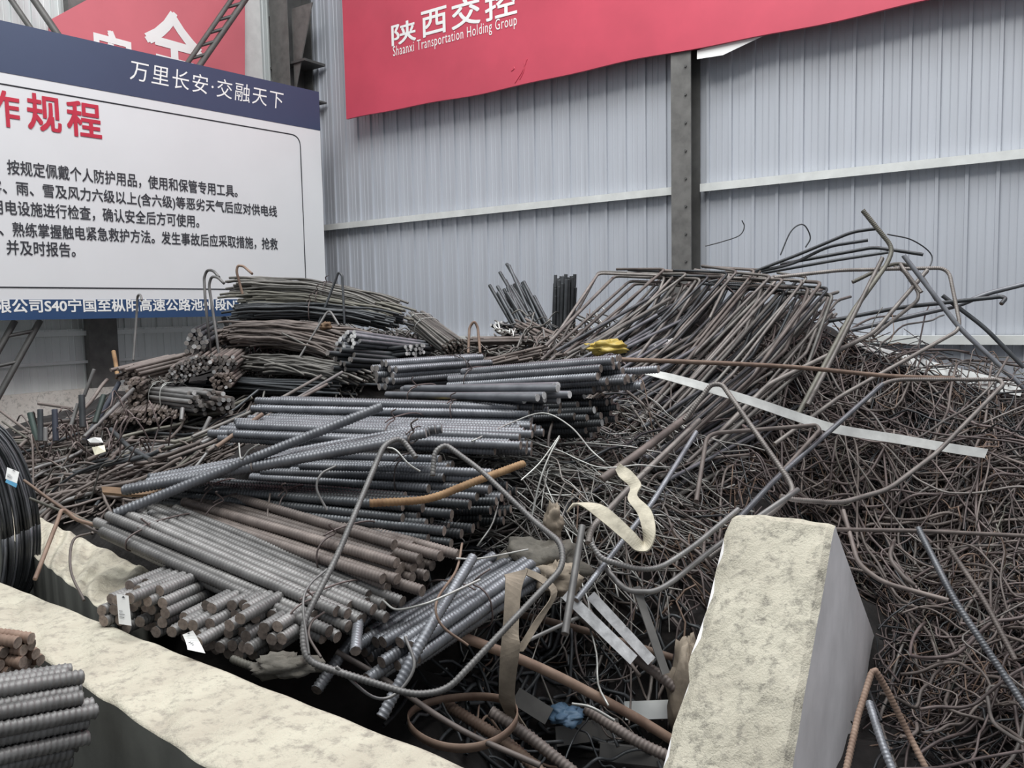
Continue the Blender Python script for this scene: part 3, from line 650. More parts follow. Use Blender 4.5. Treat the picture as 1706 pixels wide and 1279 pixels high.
# upright bars at the back
bundle('black bars standing up and leaning left at the back of the heap', (888,575,6.1), (840,485,6.45), 20, 0.0135, 1.25, 'black', 'cutlight', 0.10, 3.0, (), ribs=0)
bundle('black bars standing up behind the leaning ones, tops splayed', (912,555,6.3), (868,480,6.6), 14, 0.0135, 1.0, 'black', 'cutlight', 0.13, 3.0, (), ribs=0)
bundle('square upright bundle of black bars against the grey wall', (938,560,6.2), (941,472,6.2), 70, 0.0130, 1.45, 'black', 'cutlight', 0.035, 0.6, (), light=0.2, ribs=0)
bundle('bundle of black bars with bright ends lying below the leaning upright bars', (890,568,6.3), (828,542,6.0), 12, 0.0125, 1.0, 'black', 'cutlight', 0.05, 2.5, (), ribs=0)
bundle('flat layer of brown rods behind the rust-tipped hooks', (792,568,5.6), (912,566,5.5), 26, 0.0095, 2.2, 'brown', 'cutrust', 0.05, 1.0, (), ribs=0)
bundle('bent brown rods leaning right below the upright black bars', (880,545,5.9), (960,580,5.4), 30, 0.0085, 1.5, 'brown', 'cutrust', 0.07, 4.0, (), ribs=0)
bundle('rough clump of short rusted rods behind the centre bundles', (800,612,4.9), (890,590,4.8), 40, 0.0085, 1.6, 'brown', 'cutrust', 0.07, 5.0, (), ribs=0)
# lower left, in front of the barrier
bundle('thick ribbed bars in the bottom left corner in front of the barrier', (-70,1226,1.62), (136,1186,1.80), 34, 0.0155, 0.95, 'grey', 'cutrust', 0.012, 0.5, (), off=(0, 0))
bundle('rusty bars poking in at the left edge above the corner bundle', (-70,1098,2.02), (30,1112,1.98), 24, 0.0135, 0.9, 'rustbrown', 'cutrust', 0.015, 0.8, ())
rod('short rusty bar lying at the very bottom left', [(66,1290,1.7),(115,1266,1.75)], 0.0150, 'rustbrown', 'cutrust', RB)

# ------------------------------------------------------------------ loose single pieces
rod('ribbed bent bar with hooked ends looping over the bundles and the hollow, nearest big stirrup', [(693,762,2.62),(668,728,2.66),(640,740,2.60),(560,930,2.22),(503,1040,2.05),(508,1100,1.98),(560,1118,1.95),(690,1158,1.93),(745,1150,1.95),(815,1075,2.02),(938,945,2.25),(936,905,2.32),(890,868,2.45),(800,782,2.62),(742,740,2.72),(724,752,2.70),(721,792,2.66)], 0.0082, 'grey', 'cut', 0.010, 0.05, 'bent_stirrup', 'bent bar')
rod('short orange rusted ribbed bar with a bend, lying on the middle stack ends', [(616,838,2.60),(715,833,2.62),(775,808,2.68),(872,772,2.85)], 0.0125, 'rust', 'rust', RB, 0.12)
rod('grey smooth bar standing on end beside the white webbing loop', [(970,876,2.72),(941,1056,2.45)], 0.0120, 'grey', 'cut')
rod('long rust-brown pipe running down to the right through the hollow', [(742,1050,2.42),(900,1110,2.5),(1060,1195,2.55),(1140,1245,2.55)], 0.0160, 'rustbrown', 'cutrust', None, 0.3)
rod('second rusty bar behind the pipe, rising toward the sacks', [(830,1015,2.95),(960,1045,2.9),(1120,1095,2.85)], 0.0135, 'rustbrown', 'cutrust', None, 0.3)
rod('rusty ribbed bar passing under the iron hoop', [(730,1165,2.48),(850,1240,2.3),(905,1290,2.2)], 0.0165, 'rustbrown', 'cutrust', 0.013)
rod('brown ribbed bar with a blunt end right of the iron hoop', [(818,1185,2.32),(880,1225,2.27),(960,1290,2.2)], 0.0165, 'brown', 'cutrust', 0.013)
rod('ribbed dark brown bar slanting down beside the white wire end', [(975,1180,2.5),(1060,1235,2.42),(1118,1262,2.4)], 0.0165, 'brown', 'cutrust', 0.013)
rod('thin smooth brown bar under the hoop', [(560,1085,2.25),(640,1130,2.24),(760,1215,2.18),(900,1275,2.1)], 0.0085, 'brown', 'cutrust', None, 0.2)
rod('dark ribbed bar deep in the hollow below the angle irons', [(960,1020,2.75),(1128,1148,2.62)], 0.0165, 'brown', 'cutrust', 0.013)
rod('thin bar crossing the hollow behind the webbing strap', [(868,1072,2.5),(985,1018,2.62)], 0.0065, 'grey', 'cut')
rod('pale curved wire end over the dark brown ribbed bar', [(953,1172,2.44),(985,1178,2.42),(1024,1200,2.40)], 0.0045, 'silver', 'silver', None, curve=True)
rod('green curved bar bowing under the tangle above the angle irons', [(1000,935,2.80),(1035,975,2.72),(1065,985,2.7),(1110,975,2.72),(1200,905,2.9),(1330,815,3.1)], 0.0095, 'grey', 'cut', None, curve=True)
rod('dark ribbed bar bent in a shallow curve left of the concrete block', [(985,905,2.75),(1000,930,2.72),(1085,955,2.72),(1150,915,2.8),(1230,848,3.0)], 0.0090, 'grey', 'cut', 0.010, 0.12)
# angle irons and plates in the hollow
def angle_iron(label, a, b, w, mat='peel', rz=0.3):
    A, B = P(*a), P(*b); e, s, u = frame_x(A, B); q = Matrix.Rotation(rz, 3, e); s = q @ s; u = q @ u; t = 0.005; g = Geo()
    g.prism([A, A+s*w, A+s*w-u*t, A+s*t-u*t, A+s*t-u*w, A-u*w], B-A)
    return tag(link('angle_iron', g.mesh('angle_iron', M[mat])), label, 'angle iron')
angle_iron('white peeling angle iron nearest the webbing strap', (948,982,2.62), (1062,1092,2.55), 0.036, rz=0.9)
angle_iron('white peeling angle iron with a rusty end behind the nearest one', (990,985,2.72), (1092,1095,2.62), 0.034, rz=0.9)
angle_iron('plain grey flat leg standing right of the two peeling angle irons', (1066,975,2.72), (1116,1120,2.6), 0.028, 'columnedge', rz=0.2)
angle_iron('grey offcut plate lying in the bottom of the hollow', (925,1210,2.6), (1030,1196,2.7), 0.06, 'columnedge', rz=1.2)
angle_iron('pale channel offcut lying by the sack in the hollow', (1040,1168,2.75), (1122,1165,2.72), 0.06, 'girt', rz=0.9)
angle_iron('grey plate offcut with a torn edge left of the blue sheet', (866,1145,2.62), (922,1180,2.6), 0.055, 'columnedge', rz=1.1)
angle_iron('dark flat offcut at the bottom of the hollow by the block', (1000,1238,2.55), (1110,1250,2.55), 0.05, 'column', rz=1.2)
def blob(name, label, cat, c, ax, mat, seed, amp=0.35, n=22, m=32, freq=3.0):
    """crumpled lump with folds"""
    C_ = P(*c); g = Geo()
    for i in range(n+1):
        th = math.pi*i/n
        for j in range(m):
            ph = 2*math.pi*j/m; d = Vector((math.sin(th)*math.cos(ph), math.sin(th)*math.sin(ph), math.cos(th)))
            k = 1+amp*noise.noise(d*freq*0.6+Vector((seed, 0, 0)))+amp*0.7*abs(noise.noise(d*freq*2+Vector((0, seed, 0))))+amp*0.3*noise.noise(d*freq*5+Vector((0, seed, 3)))
            g.V.append(tuple(C_+Vector((d.x*ax[0], d.y*ax[1], d.z*ax[2]))*k))
    for i in range(n):
        for j in range(m): a = i*m+j; b = i*m+(j+1) % m; g.F.append((a, a+m, b+m, b)); g.fm.append(0)
    return tag(link(name, g.mesh(name, M[mat], True)), label, cat)
blob('sack', 'torn grey-green sack heaped at the end of the thick ribbed bars', 'sack', (900,940,2.85), (0.13,0.12,0.075), 'sack', 2.0, 0.5)
blob('sack', 'pale crumpled sack scrap right of the torn sack', 'sack', (928,962,2.72), (0.06,0.06,0.045), 'oldweb', 7.0, 0.6)
blob('sack', 'brown sack slumped against the left foot of the concrete block', 'sack', (1150,1155,2.66), (0.065,0.09,0.15), 'oldweb', 4.0, 0.4)
blob('sack', 'folded soiled cloth lying on the barrier edge under the tagged bars', 'sack', (480,1108,2.02), (0.075,0.035,0.025), 'sack', 9.0, 0.6)
blob('plastic_sheet', 'crumpled blue plastic sheet in the bottom of the hollow', 'plastic sheet', (942,1190,2.62), (0.05,0.05,0.02), 'polyblue', 5.0, 0.6)
blob('sack', 'scrap of brown sacking by the white webbing loop', 'sack', (922,868,2.9), (0.03,0.03,0.05), 'oldweb', 12.0, 0.6)
blob('plastic_bag', 'yellow plastic bag caught under wires in the middle of the heap', 'plastic bag', (1008,578,4.45), (0.10,0.07,0.032), 'yellow', 3.0, 0.55)
blob('plastic_bag', 'small flat yellow scrap below the smooth dark bars', 'plastic bag', (732,678,3.62), (0.06,0.04,0.012), 'yellow', 8.0, 0.4)
# cable along the barrier edge
rod('frayed brown rope lying along the barrier under the tagged bars', [(388,1098,2.08),(430,1112,2.03),(470,1106,2.02),(508,1096,2.02)], 0.010, 'olive', 'cutrust', 0.012, curve=True, name='rope', cat='rope')
# webbing
tag(link('webbing_strap', ribbon('webbing_strap', [((840,958,2.42),(880,948,2.42)),((842,970,2.36),(868,985,2.36)),((838,1040,2.30),(864,1050,2.3)),((833,1095,2.28),(866,1080,2.28)),((831,1150,2.3),(858,1145,2.3)),((833,1168,2.33),(862,1185,2.33)),((850,1205,2.38),(880,1215,2.38))], 0.004, 'oldweb', 5)), 'dirty brown webbing strap hanging down over the dark hollow', 'webbing strap')
tag(link('webbing_strap', ribbon('webbing_strap', [((876,946,2.46),(872,956,2.44)),((905,960,2.42),(900,970,2.40)),((928,985,2.40),(918,992,2.38)),((905,1030,2.36),(890,1034,2.35)),((872,1085,2.31),(858,1085,2.31))], 0.004, 'oldweb', 5)), 'edge-on brown webbing loop right of the hanging strap', 'webbing strap')
tag(link('webbing_strap', ribbon('webbing_strap', [((945,853,2.90),(955,838,2.92)),((962,840,2.84),(985,838,2.86)),((1000,866,2.78),(1012,846,2.8)),((1040,900,2.73),(1052,882,2.75)),((1060,917,2.72),(1070,902,2.75)),((1082,915,2.72),(1072,900,2.78)),((1092,885,2.74),(1070,880,2.78)),((1085,850,2.82),(1062,855,2.84)),((1062,826,2.9),(1046,832,2.9)),((1068,806,2.94),(1050,812,2.96)),((1052,785,3.0),(1032,795,3.0)),((1032,772,3.05),(1026,782,3.06))], 0.005, 'web', 6)), 'loop of cream webbing strap twisted through the wires left of the block', 'webbing strap')
# flat strips
tag(link('steel_strip', ribbon('steel_strip', [((1066,612,3.70),(1068,622,3.68)),((1140,628,3.72),(1138,641,3.70)),((1250,660,3.78),(1246,674,3.76)),((1340,690,3.85),(1336,705,3.83)),((1400,708,3.90),(1396,723,3.88)),((1500,724,3.98),(1496,739,3.96)),((1580,738,4.02),(1576,753,4.0)),((1646,748,4.05),(1640,763,4.03))], 0.004, 'strap', 6)), 'long bent silver steel strip draped across the right side of the heap', 'steel strip')
tag(link('steel_strip', ribbon('steel_strip', [((1415,566,5.15),(1412,570,5.1)),((1500,588,5.0),(1492,602,4.95)),((1590,612,4.9),(1575,632,4.85)),((1706,640,4.8),(1700,660,4.75))], 0.004, 'girt', 5)), 'wide dull grey strip lying under the big stirrups at the right', 'steel strip')
tag(link('steel_strip', ribbon('steel_strip', [((1090,575,4.7),(1095,582,4.65)),((1130,560,4.9),(1136,566,4.85))], 0.004, 'girt', 4)), 'short grey strip end among the fan of bent bars', 'steel strip')
tag(link('wooden_board', ribbon('wooden_board', [((170,812,3.1),(172,822,3.05)),((235,815,3.0),(235,826,2.95)),((275,806,3.0),(275,818,2.95))], 0.012, 'wood', 4)), 'orange-brown board scrap under the long diagonal bar at the left', 'board scrap')
rod('upright pale wooden stake at the far left of the heap', [(196,630,5.2),(193,605,5.25),(189,585,5.3)], 0.013, 'rust', 'rust', name='stake', cat='stake')
# iron hoop
hc = P(771, 1197, 2.28); g = Geo(); nh = 64
for k in range(nh):
    a = 2*math.pi*k/nh; rr = 0.152+0.003*math.sin(3*a); dz = 0.006*math.sin(2*a+1)
    for r_, z_ in ((rr, -0.012), (rr+0.004, -0.012), (rr+0.004, 0.012), (rr, 0.012)): g.V.append((hc.x+r_*math.cos(a), hc.y+r_*math.sin(a)*0.97, hc.z+z_+dz))
for k in range(nh):
    for q in range(4): b = ((k+1) % nh)*4; g.F.append((4*k+q, 4*k+(q+1) % 4, b+(q+1) % 4, b+q)); g.fm.append(0)
tag(link('iron_hoop', g.mesh('iron_hoop', M['rustbrown'], True)), 'thin rusty iron hoop lying flat in the hollow behind the barrier', 'hoop')
# hook bar by the block
rod('rusty bar bent into a sharp peak beside the foot of the concrete block', [(1408,1290,2.30),(1430,1190,2.42),(1452,1120,2.50),(1458,1116,2.50),(1478,1150,2.5),(1510,1215,2.48),(1548,1290,2.4)], 0.0095, 'rustbrown', 'rust', 0.011, 0.02, 'bent_stirrup', 'bent bar')
rod('dark ribbed bar in the bottom right beside the peaked rusty bar', [(1448,1170,2.55),(1470,1240,2.42),(1490,1290,2.35)], 0.012, 'dark', 'cut', RB)
# big stirrups on the right
big = [
 ('large stirrup whose olive tip rises highest against the wall', [(1437,350,5.0),(1488,413,4.95),(1478,440,4.9),(1420,520,4.7),(1330,690,4.2)], 0.0130, 'olive', RB),
 ('large stirrup with a flat top corner standing out at the right against the wall', [(1290,462,5.1),(1400,450,5.05),(1580,446,4.95),(1601,548,4.75),(1400,660,4.35),(1290,740,4.05)], 0.0105, 'warm', RB),
 ('long dark bar slanting down across the big stirrups to the right edge', [(1505,425,4.9),(1600,548,4.75),(1710,650,4.6)], 0.0135, 'dark', None),
 ('dark bar bending down at the far right edge', [(1570,492,5.0),(1640,545,4.9),(1706,612,4.8)], 0.0125, 'black', None),
 ('dark bar leaving the right edge with a small hooked end', [(1380,535,5.1),(1500,512,5.0),(1668,494,4.9),(1676,497,4.87),(1668,506,4.85)], 0.0120, 'black', None),
 ('dark bar leaving the frame at the right, thicker end', [(1395,555,5.2),(1600,508,5.0),(1640,490,4.95),(1720,470,4.9)], 0.0140, 'dark', None),
 ('stirrup with a sharp right corner pointing to the wall, upper of two', [(1535,487,4.85),(1505,448,4.95),(1500,440,5.0)], 0.0105, 'warm', RB),
 ('stirrup with a corner jutting right below the flat topped one', [(1455,560,4.8),(1536,495,4.95),(1505,450,5.05),(1490,444,5.1)], 0.0100, 'warm', RB),
 ('ribbed bar rising steeply in front of the big stirrups', [(1190,730,3.95),(1280,640,4.3),(1455,555,4.75),(1545,450,4.95)], 0.0120, 'warm', RB),
 ('ribbed bar crossing the mound from the olive tip down to the strip', [(1470,430,4.95),(1385,600,4.45),(1345,675,4.15)], 0.0115, 'warm', RB),
 ('dark bar reaching right with an upturned end above the fan', [(1180,470,5.5),(1320,440,5.3),(1380,410,5.2),(1446,400,5.1)], 0.0100, 'black', None),
 ('dark bar reaching up to the olive tip from the fan', [(1250,455,5.4),(1340,420,5.25),(1420,386,5.1),(1458,381,5.05)], 0.0100, 'black', None),
 ('dark bar ending bluntly past the olive tip', [(1300,440,5.4),(1455,412,5.15),(1480,415,5.1),(1538,424,5.0)], 0.0105, 'black', None),
 ('dark bar bridging from the fan to the big stirrups', [(1270,455,5.4),(1400,432,5.2),(1480,420,5.1)], 0.0095, 'black', None),
 ('curved thick bar arching over behind the big stirrups', [(1420,470,5.1),(1490,440,5.1),(1530,455,5.1),(1560,500,5.0)], 0.0110, 'olive', RB),
 ('long brown bar with a rusty patch running level across the right mound', [(1010,598,3.95),(1180,604,4.05),(1330,612,4.2),(1480,626,4.3),(1590,630,4.4)], 0.0110, 'rustbrown', None),
 ('stirrup with a rounded end coming forward over the mound, below the long brown bar', [(1447,672,4.10),(1458,645,4.2),(1490,632,4.3),(1665,632,4.3),(1672,640,4.25),(1560,755,3.85),(1480,815,3.6),(1400,838,3.4),(1320,832,3.3),(1300,826,3.3)], 0.0100, 'warm', RB),
 ('tall stirrup with a peaked top under the silver strip', [(1140,700,3.65),(1185,640,3.7),(1203,640,3.68),(1315,800,3.25),(1322,818,3.2),(1285,855,3.1),(1180,930,2.9)], 0.0105, 'warm', RB),
 ('long ribbed bar running from the mound down toward the concrete block', [(1470,640,4.1),(1380,720,3.75),(1290,800,3.35),(1225,870,3.05)], 0.0105, 'dark', RB),
 ('stirrup with a square corner in the wires below the silver strip', [(1160,835,3.2),(1178,722,3.6),(1360,708,3.7),(1366,716,3.68),(1290,800,3.4)], 0.0095, 'brown', None),
 ('long brown bar lying level behind the top of the concrete block', [(1300,880,3.2),(1530,884,3.3),(1720,893,3.3)], 0.0085, 'brown', None),
 ('thick ribbed bar slanting down on the right mound beside the block', [(1530,880,3.3),(1590,1000,3.0),(1710,1180,2.7)], 0.0120, 'dark', RB),
 ('second ribbed bar slanting down to the right edge', [(1580,910,3.3),(1640,1000,3.1),(1692,1100,2.9)], 0.0095, 'brown', RB),
 ('brown bar bent in the wires right of the concrete block', [(1405,850,3.35),(1430,940,3.1),(1470,970,3.05),(1580,1000,2.95)], 0.0090, 'brown', None),
 ('curled brown bar with a hook right of the concrete block', [(1490,900,3.3),(1480,930,3.2),(1510,965,3.1),(1525,975,3.08)], 0.0085, 'brown', None),
 ('long straight brown bar from the centre wires to the webbing loop', [(1160,720,3.55),(1085,840,3.05),(960,1000,2.6)], 0.0095, 'dark', RB),
 ('ribbed bar parallel to the long straight one, ending by the standing bar', [(1165,700,3.75),(1060,800,3.2),(985,880,2.85),(980,905,2.8)], 0.0110, 'warm', RB),
 ('rusty pipe lying under the fan toward the webbing loop', [(1150,690,3.85),(1050,765,3.4),(1000,800,3.25)], 0.0170, 'brown', None),
 ('tall curled wire rising at the top of the right mound', [(1300,425,5.35),(1318,385,5.35),(1338,374,5.35),(1350,395,5.35),(1342,412,5.35)], 0.0045, 'black', None),
 ('thin wire arc against the wall past the olive tip', [(1478,390,5.0),(1520,400,5.0),(1552,425,5.0),(1545,455,4.95)], 0.0040, 'black', None),
 ('thin loose wire curling against the wall above the fan', [(1175,410,5.6),(1205,402,5.6),(1232,392,5.6),(1240,378,5.6),(1236,367,5.6)], 0.0035, 'black', None),
]
for lab, pts, r, mat, rb in big:
    wirelike = r < 0.006
    rod(lab, pts, r, mat, 'cutrust', 0.011 if rb else None, 0.07, 'scrap_wire' if wirelike else ('bent_stirrup' if 'stirrup' in lab else 'steel_bar'), 'wire' if wirelike else ('bent bar' if 'stirrup' in lab else 'steel bar'), curve=wirelike or 'curv' in lab or 'arch' in lab or 'brown bar with a rusty' in lab)
# wires over the hollow and the centre
wires = [
 ('long bright wire arching over the dark gap right of the middle stack', [(786,735,3.0),(850,705,3.2),(905,688,3.3),(950,710,3.2),(985,750,3.0),(1008,770,2.95)], 0.0033, 'silver'),
 ('bright wire pointing up out of the centre wires', [(932,728,3.0),(915,760,2.95),(900,800,2.9),(886,860,2.85)], 0.0035, 'silver'),
 ('pale wire crossing in front of the bright upright wire', [(868,800,2.9),(900,770,2.95),(932,726,3.0)], 0.0030, 'silver'),
 ('bright wire looping over the thick ribbed bars', [(638,1000,2.3),(660,1015,2.2),(700,1008,2.15),(735,995,2.18),(800,965,2.3)], 0.0032, 'silver'),
 ('rusty wire hook on the thick ribbed bars', [(770,905,2.5),(760,950,2.38),(728,1000,2.2),(735,1040,2.15),(780,1075,2.15)], 0.0038, 'rustbrown'),
 ('white wire strung from the sack to the rusty hook', [(880,915,2.55),(800,930,2.45),(760,930,2.42)], 0.0030, 'silver'),
 ('thin wire sagging along the barrier behind the hooked bar', [(560,1110,1.95),(620,1160,1.95),(660,1155,1.97),(690,1110,2.0),(675,1060,2.05)], 0.0042, 'grey'),
 ('looped wire hanging from the right end of the sloping bars', [(545,948,2.2),(515,975,2.12),(505,1010,2.05),(515,1090,1.97)], 0.0035, 'grey'),
 ('pink-tipped wire hook at the end of the sloping bars', [(540,1020,2.15),(520,1035,2.08),(515,1060,2.03),(535,1095,1.98)], 0.0035, 'brown'),
 ('thin dark wire hanging down over the lumpy barrier', [(150,888,2.7),(122,900,2.62),(118,950,2.5),(140,1000,2.42)], 0.0042, 'brown'),
 ('rusty bar hooked over the lumpy barrier and hanging to a free end', [(180,880,2.75),(130,866,2.72),(105,850,2.70),(95,870,2.62),(58,965,2.45)], 0.0065, 'rustbrown'),
 ('long thin rod lying from the coil to the sloping bars', [(40,800,3.0),(110,850,2.9),(190,888,2.75),(290,930,2.6)], 0.0055, 'rustbrown'),
 ('second thin rod beside it from the coil to the sloping bars', [(50,830,2.95),(130,862,2.85),(240,905,2.7)], 0.0055, 'olive'),
 ('third thin rod dropping from the debris to the lumpy barrier', [(40,812,3.1),(90,835,3.0),(150,880,2.85),(186,890,2.75)], 0.0055, 'brown'),
 ('bright wire twist standing up on the long diagonal bar', [(398,738,2.85),(402,765,2.8),(415,750,2.8),(432,740,2.8)], 0.0030, 'silver'),
 ('bent wire over the ends of the middle stack', [(645,745,2.7),(660,750,2.68),(680,772,2.65),(700,785,2.65)], 0.0032, 'silver'),
 ('wire loop standing on the lower middle stack', [(560,776,2.75),(535,790,2.72),(528,815,2.7),(545,850,2.68)], 0.0042, 'grey'),
 ('thin wire curving down over the brown sloping bars', [(450,822,2.85),(446,870,2.75),(462,905,2.68),(500,940,2.5)], 0.0035, 'brown'),
 ('curved wire in the bottom left darkness', [(238,1290,1.9),(245,1262,1.92),(270,1240,1.95),(290,1232,1.97)], 0.005, 'olive'),
 ('second curved wire in the bottom left darkness, nearer the barrier', [(285,1290,1.8),(298,1270,1.82),(322,1256,1.84)], 0.005, 'olive'),
]
for lab, pts, r, mat in wires: rod(lab, pts, r, mat, mat, None, name='scrap_wire', cat='wire', curve=True, seg=6)
# hooks standing up at the back left
hooks = [
 ('tallest grey hooked rod standing in front of the white board, left of the pair', [(352,600,5.0),(342,500,5.05),(340,462,5.1),(345,450,5.1),(355,450,5.05),(365,462,5.0)], 0.0085, 'grey'),
 ('grey hooked rod standing in front of the board, right of the pair', [(372,645,4.9),(358,540,5.0),(348,475,5.05),(352,461,5.05),(362,461,5.0),(373,472,4.95)], 0.0085, 'grey'),
 ('rust-tipped hooked rod by the topmost thin rod stack', [(404,490,5.5),(394,452,5.5),(396,442,5.5),(405,443,5.5),(420,456,5.4)], 0.0085, 'rustbrown'),
 ('hooked rod against the blue footer of the board', [(222,600,5.2),(228,520,5.3),(229,492,5.3),(234,490,5.25),(236,500,5.2)], 0.0075, 'grey'),
 ('hooked rod on the right slope of the topmost thin rod stack', [(530,540,5.35),(552,485,5.4),(564,453,5.4),(570,458,5.38),(574,540,5.3)], 0.0080, 'black'),
 ('peaked grey rod standing on the brown thin rods', [(496,600,4.95),(548,514,5.1),(565,542,5.0)], 0.0070, 'grey'),
 ('rust-topped loop of rod behind the centre bundles', [(780,588,5.0),(782,545,5.1),(790,534,5.1),(796,545,5.1),(800,588,5.0)], 0.0085, 'rustbrown'),
 ('thin rod leaning across the brown thin rods', [(470,555,5.05),(540,590,4.95),(568,602,4.9)], 0.0065, 'thin'),
]
for lab, pts, r, mat in hooks: rod(lab, pts, r, mat, mat, None, 0.05, name='hooked_rod', cat='hooked rod', seg=7)
blob('wood_chunk', 'tan wooden chunk stuck under the topmost thin rods', 'wood chunk', (543,543,5.15), (0.034,0.03,0.024), 'wood', 6.0)
# long thin bars at the left and the upright offcuts
left = [
 ('long thin bar lying from the debris up to the back bundles, uppermost', [(320,728,3.45),(460,668,3.85),(535,626,4.25)], 0.0085, 'thin'),
 ('long thin bar beside the uppermost one in the debris', [(335,738,3.4),(480,672,3.8),(570,620,4.25)], 0.0085, 'grey'),
 ('brown long thin bar under the pair in the debris', [(345,752,3.3),(450,690,3.65),(545,640,4.0)], 0.0080, 'brown'),
 ('reddish bar ending at the left corner of the middle stack', [(360,745,3.3),(437,690,3.5)], 0.0095, 'rustbrown'),
 ('dull bar crossing the debris below the reddish one', [(280,765,3.3),(400,720,3.5)], 0.0080, 'brown'),
 ('dark long bar leaning from the upright offcuts to the rusty left bundle', [(140,735,4.2),(175,680,4.6),(198,638,4.85)], 0.0135, 'navysteel'),
 ('grey long bar leaning right behind the upright offcuts', [(140,728,4.15),(190,680,4.4),(222,648,4.7)], 0.0105, 'grey'),
 ('short grey bar standing up highest among the offcuts', [(140,660,4.6),(157,615,4.65)], 0.0100, 'grey'),
 ('thick dark offcut standing below the highest one', [(138,712,4.3),(136,658,4.35)], 0.0165, 'black'),
 ('green offcut leaning at the left end of the uprights', [(62,735,4.2),(50,688,4.25)], 0.0150, 'green'),
 ('brown black offcut right of the green leaning one', [(68,735,4.15),(67,682,4.2)], 0.0140, 'black'),
 ('navy blue offcut standing in the middle of the uprights', [(93,735,4.15),(91,682,4.2)], 0.0145, 'navysteel'),
 ('green-topped offcut leaning right under the long leaning bars', [(158,705,4.25),(173,658,4.35)], 0.0140, 'green'),
 ('ribbed short offcut between the uprights', [(76,735,4.1),(76,712,4.12)], 0.0105, 'grey'),
 ('upright grey offcut leaning left of the thick dark one', [(118,710,4.3),(130,672,4.35)], 0.0100, 'grey'),
 ('small bar lying on the plinth side of the debris', [(64,672,4.7),(120,680,4.6)], 0.0085, 'brown'),
 ('brown thin bar crossing at the left edge of the debris', [(0,684,4.4),(38,712,4.3),(52,722,4.25)], 0.0070, 'brown'),
 ('second brown thin bar at the left edge', [(4,702,4.3),(45,730,4.2)], 0.0055, 'olive'),
 ('small upright offcut at the right of the debris', [(302,700,4.2),(304,680,4.25)], 0.0105, 'grey'),
 ('small tilted offcut in the middle of the debris', [(337,722,3.95),(350,695,4.0)], 0.0100, 'grey'),
 ('dark tapered bar lying through the middle of the debris', [(185,715,4.2),(215,745,4.0),(250,765,3.85)], 0.0120, 'black'),
]
for lab, pts, r, mat in left: rod(lab, pts, r, mat, 'cut', None, 0.05)
for lab, c, mat, sd in (('white paper scrap lying higher in the left debris', ((145,732,3.98),(168,729,4.0),(172,737,3.95),(150,737,3.95)), 'paper', 1), ('cream paper scrap folded in the left debris, below the white one', ((153,745,3.85),(174,741,3.88),(176,752,3.8),(158,758,3.8)), 'cream_paper', 2)):
    q = [P(*k) for k in c]; g = Geo(); cn = sum(q, Vector())/4+Vector((0, -0.012, 0.018))
    V = q+[cn]; nn = Vector((0, -0.5, 0.85))*0.0015
    g.V = [tuple(v) for v in V]+[tuple(v-nn) for v in V]
    for i in range(4): j = (i+1) % 4; g.F += [(i, j, 4), (5+j, 5+i, 9), (i, 5+i, 5+j, j)]; g.fm += [0, 0, 0]
    tag(link('paper_scrap', g.mesh('paper_scrap', M[mat])), lab, 'paper scrap')
# wire rod coil standing at the left edge
cc_ = P(-62, 868, 2.95); coil = thing('wire_coil', 'upright coil of dark wire rod at the left edge with a blue and white label', 'wire coil', (cc_.x, cc_.y, cc_.z-0.35))
for k in range(44):
    dy = -0.10+0.20*((k*7) % 44)/43; ra = 0.19+0.028*random.random(); rz_ = 0.34+0.03*random.random(); ph = random.uniform(0, 6.28)
    pts = [cc_+Vector((ra*math.copysign(abs(math.cos(a))**0.8, math.cos(a)), dy+0.012*math.sin(a+ph), rz_*math.sin(a)-0.04*math.cos(a))) for a in [2*math.pi*i/40 for i in range(41)]]
    link('strand', tube_mesh('strand', pts, 0.0045, M['black' if k % 3 else 'dark'], 6), coil)
lab = paper_tag(coil, ((12,778,2.80),(32,786,2.80),(28,805,2.78),(9,797,2.78)))
lb_ = Geo(); q = [P(11,798,2.775), P(29,806,2.775), P(27,812,2.77), P(9,803,2.77)]; lb_.prism(q, Vector((0, -0.001, 0))); link('label_edge', lb_.mesh('label_edge', M['tagblue']), lab)

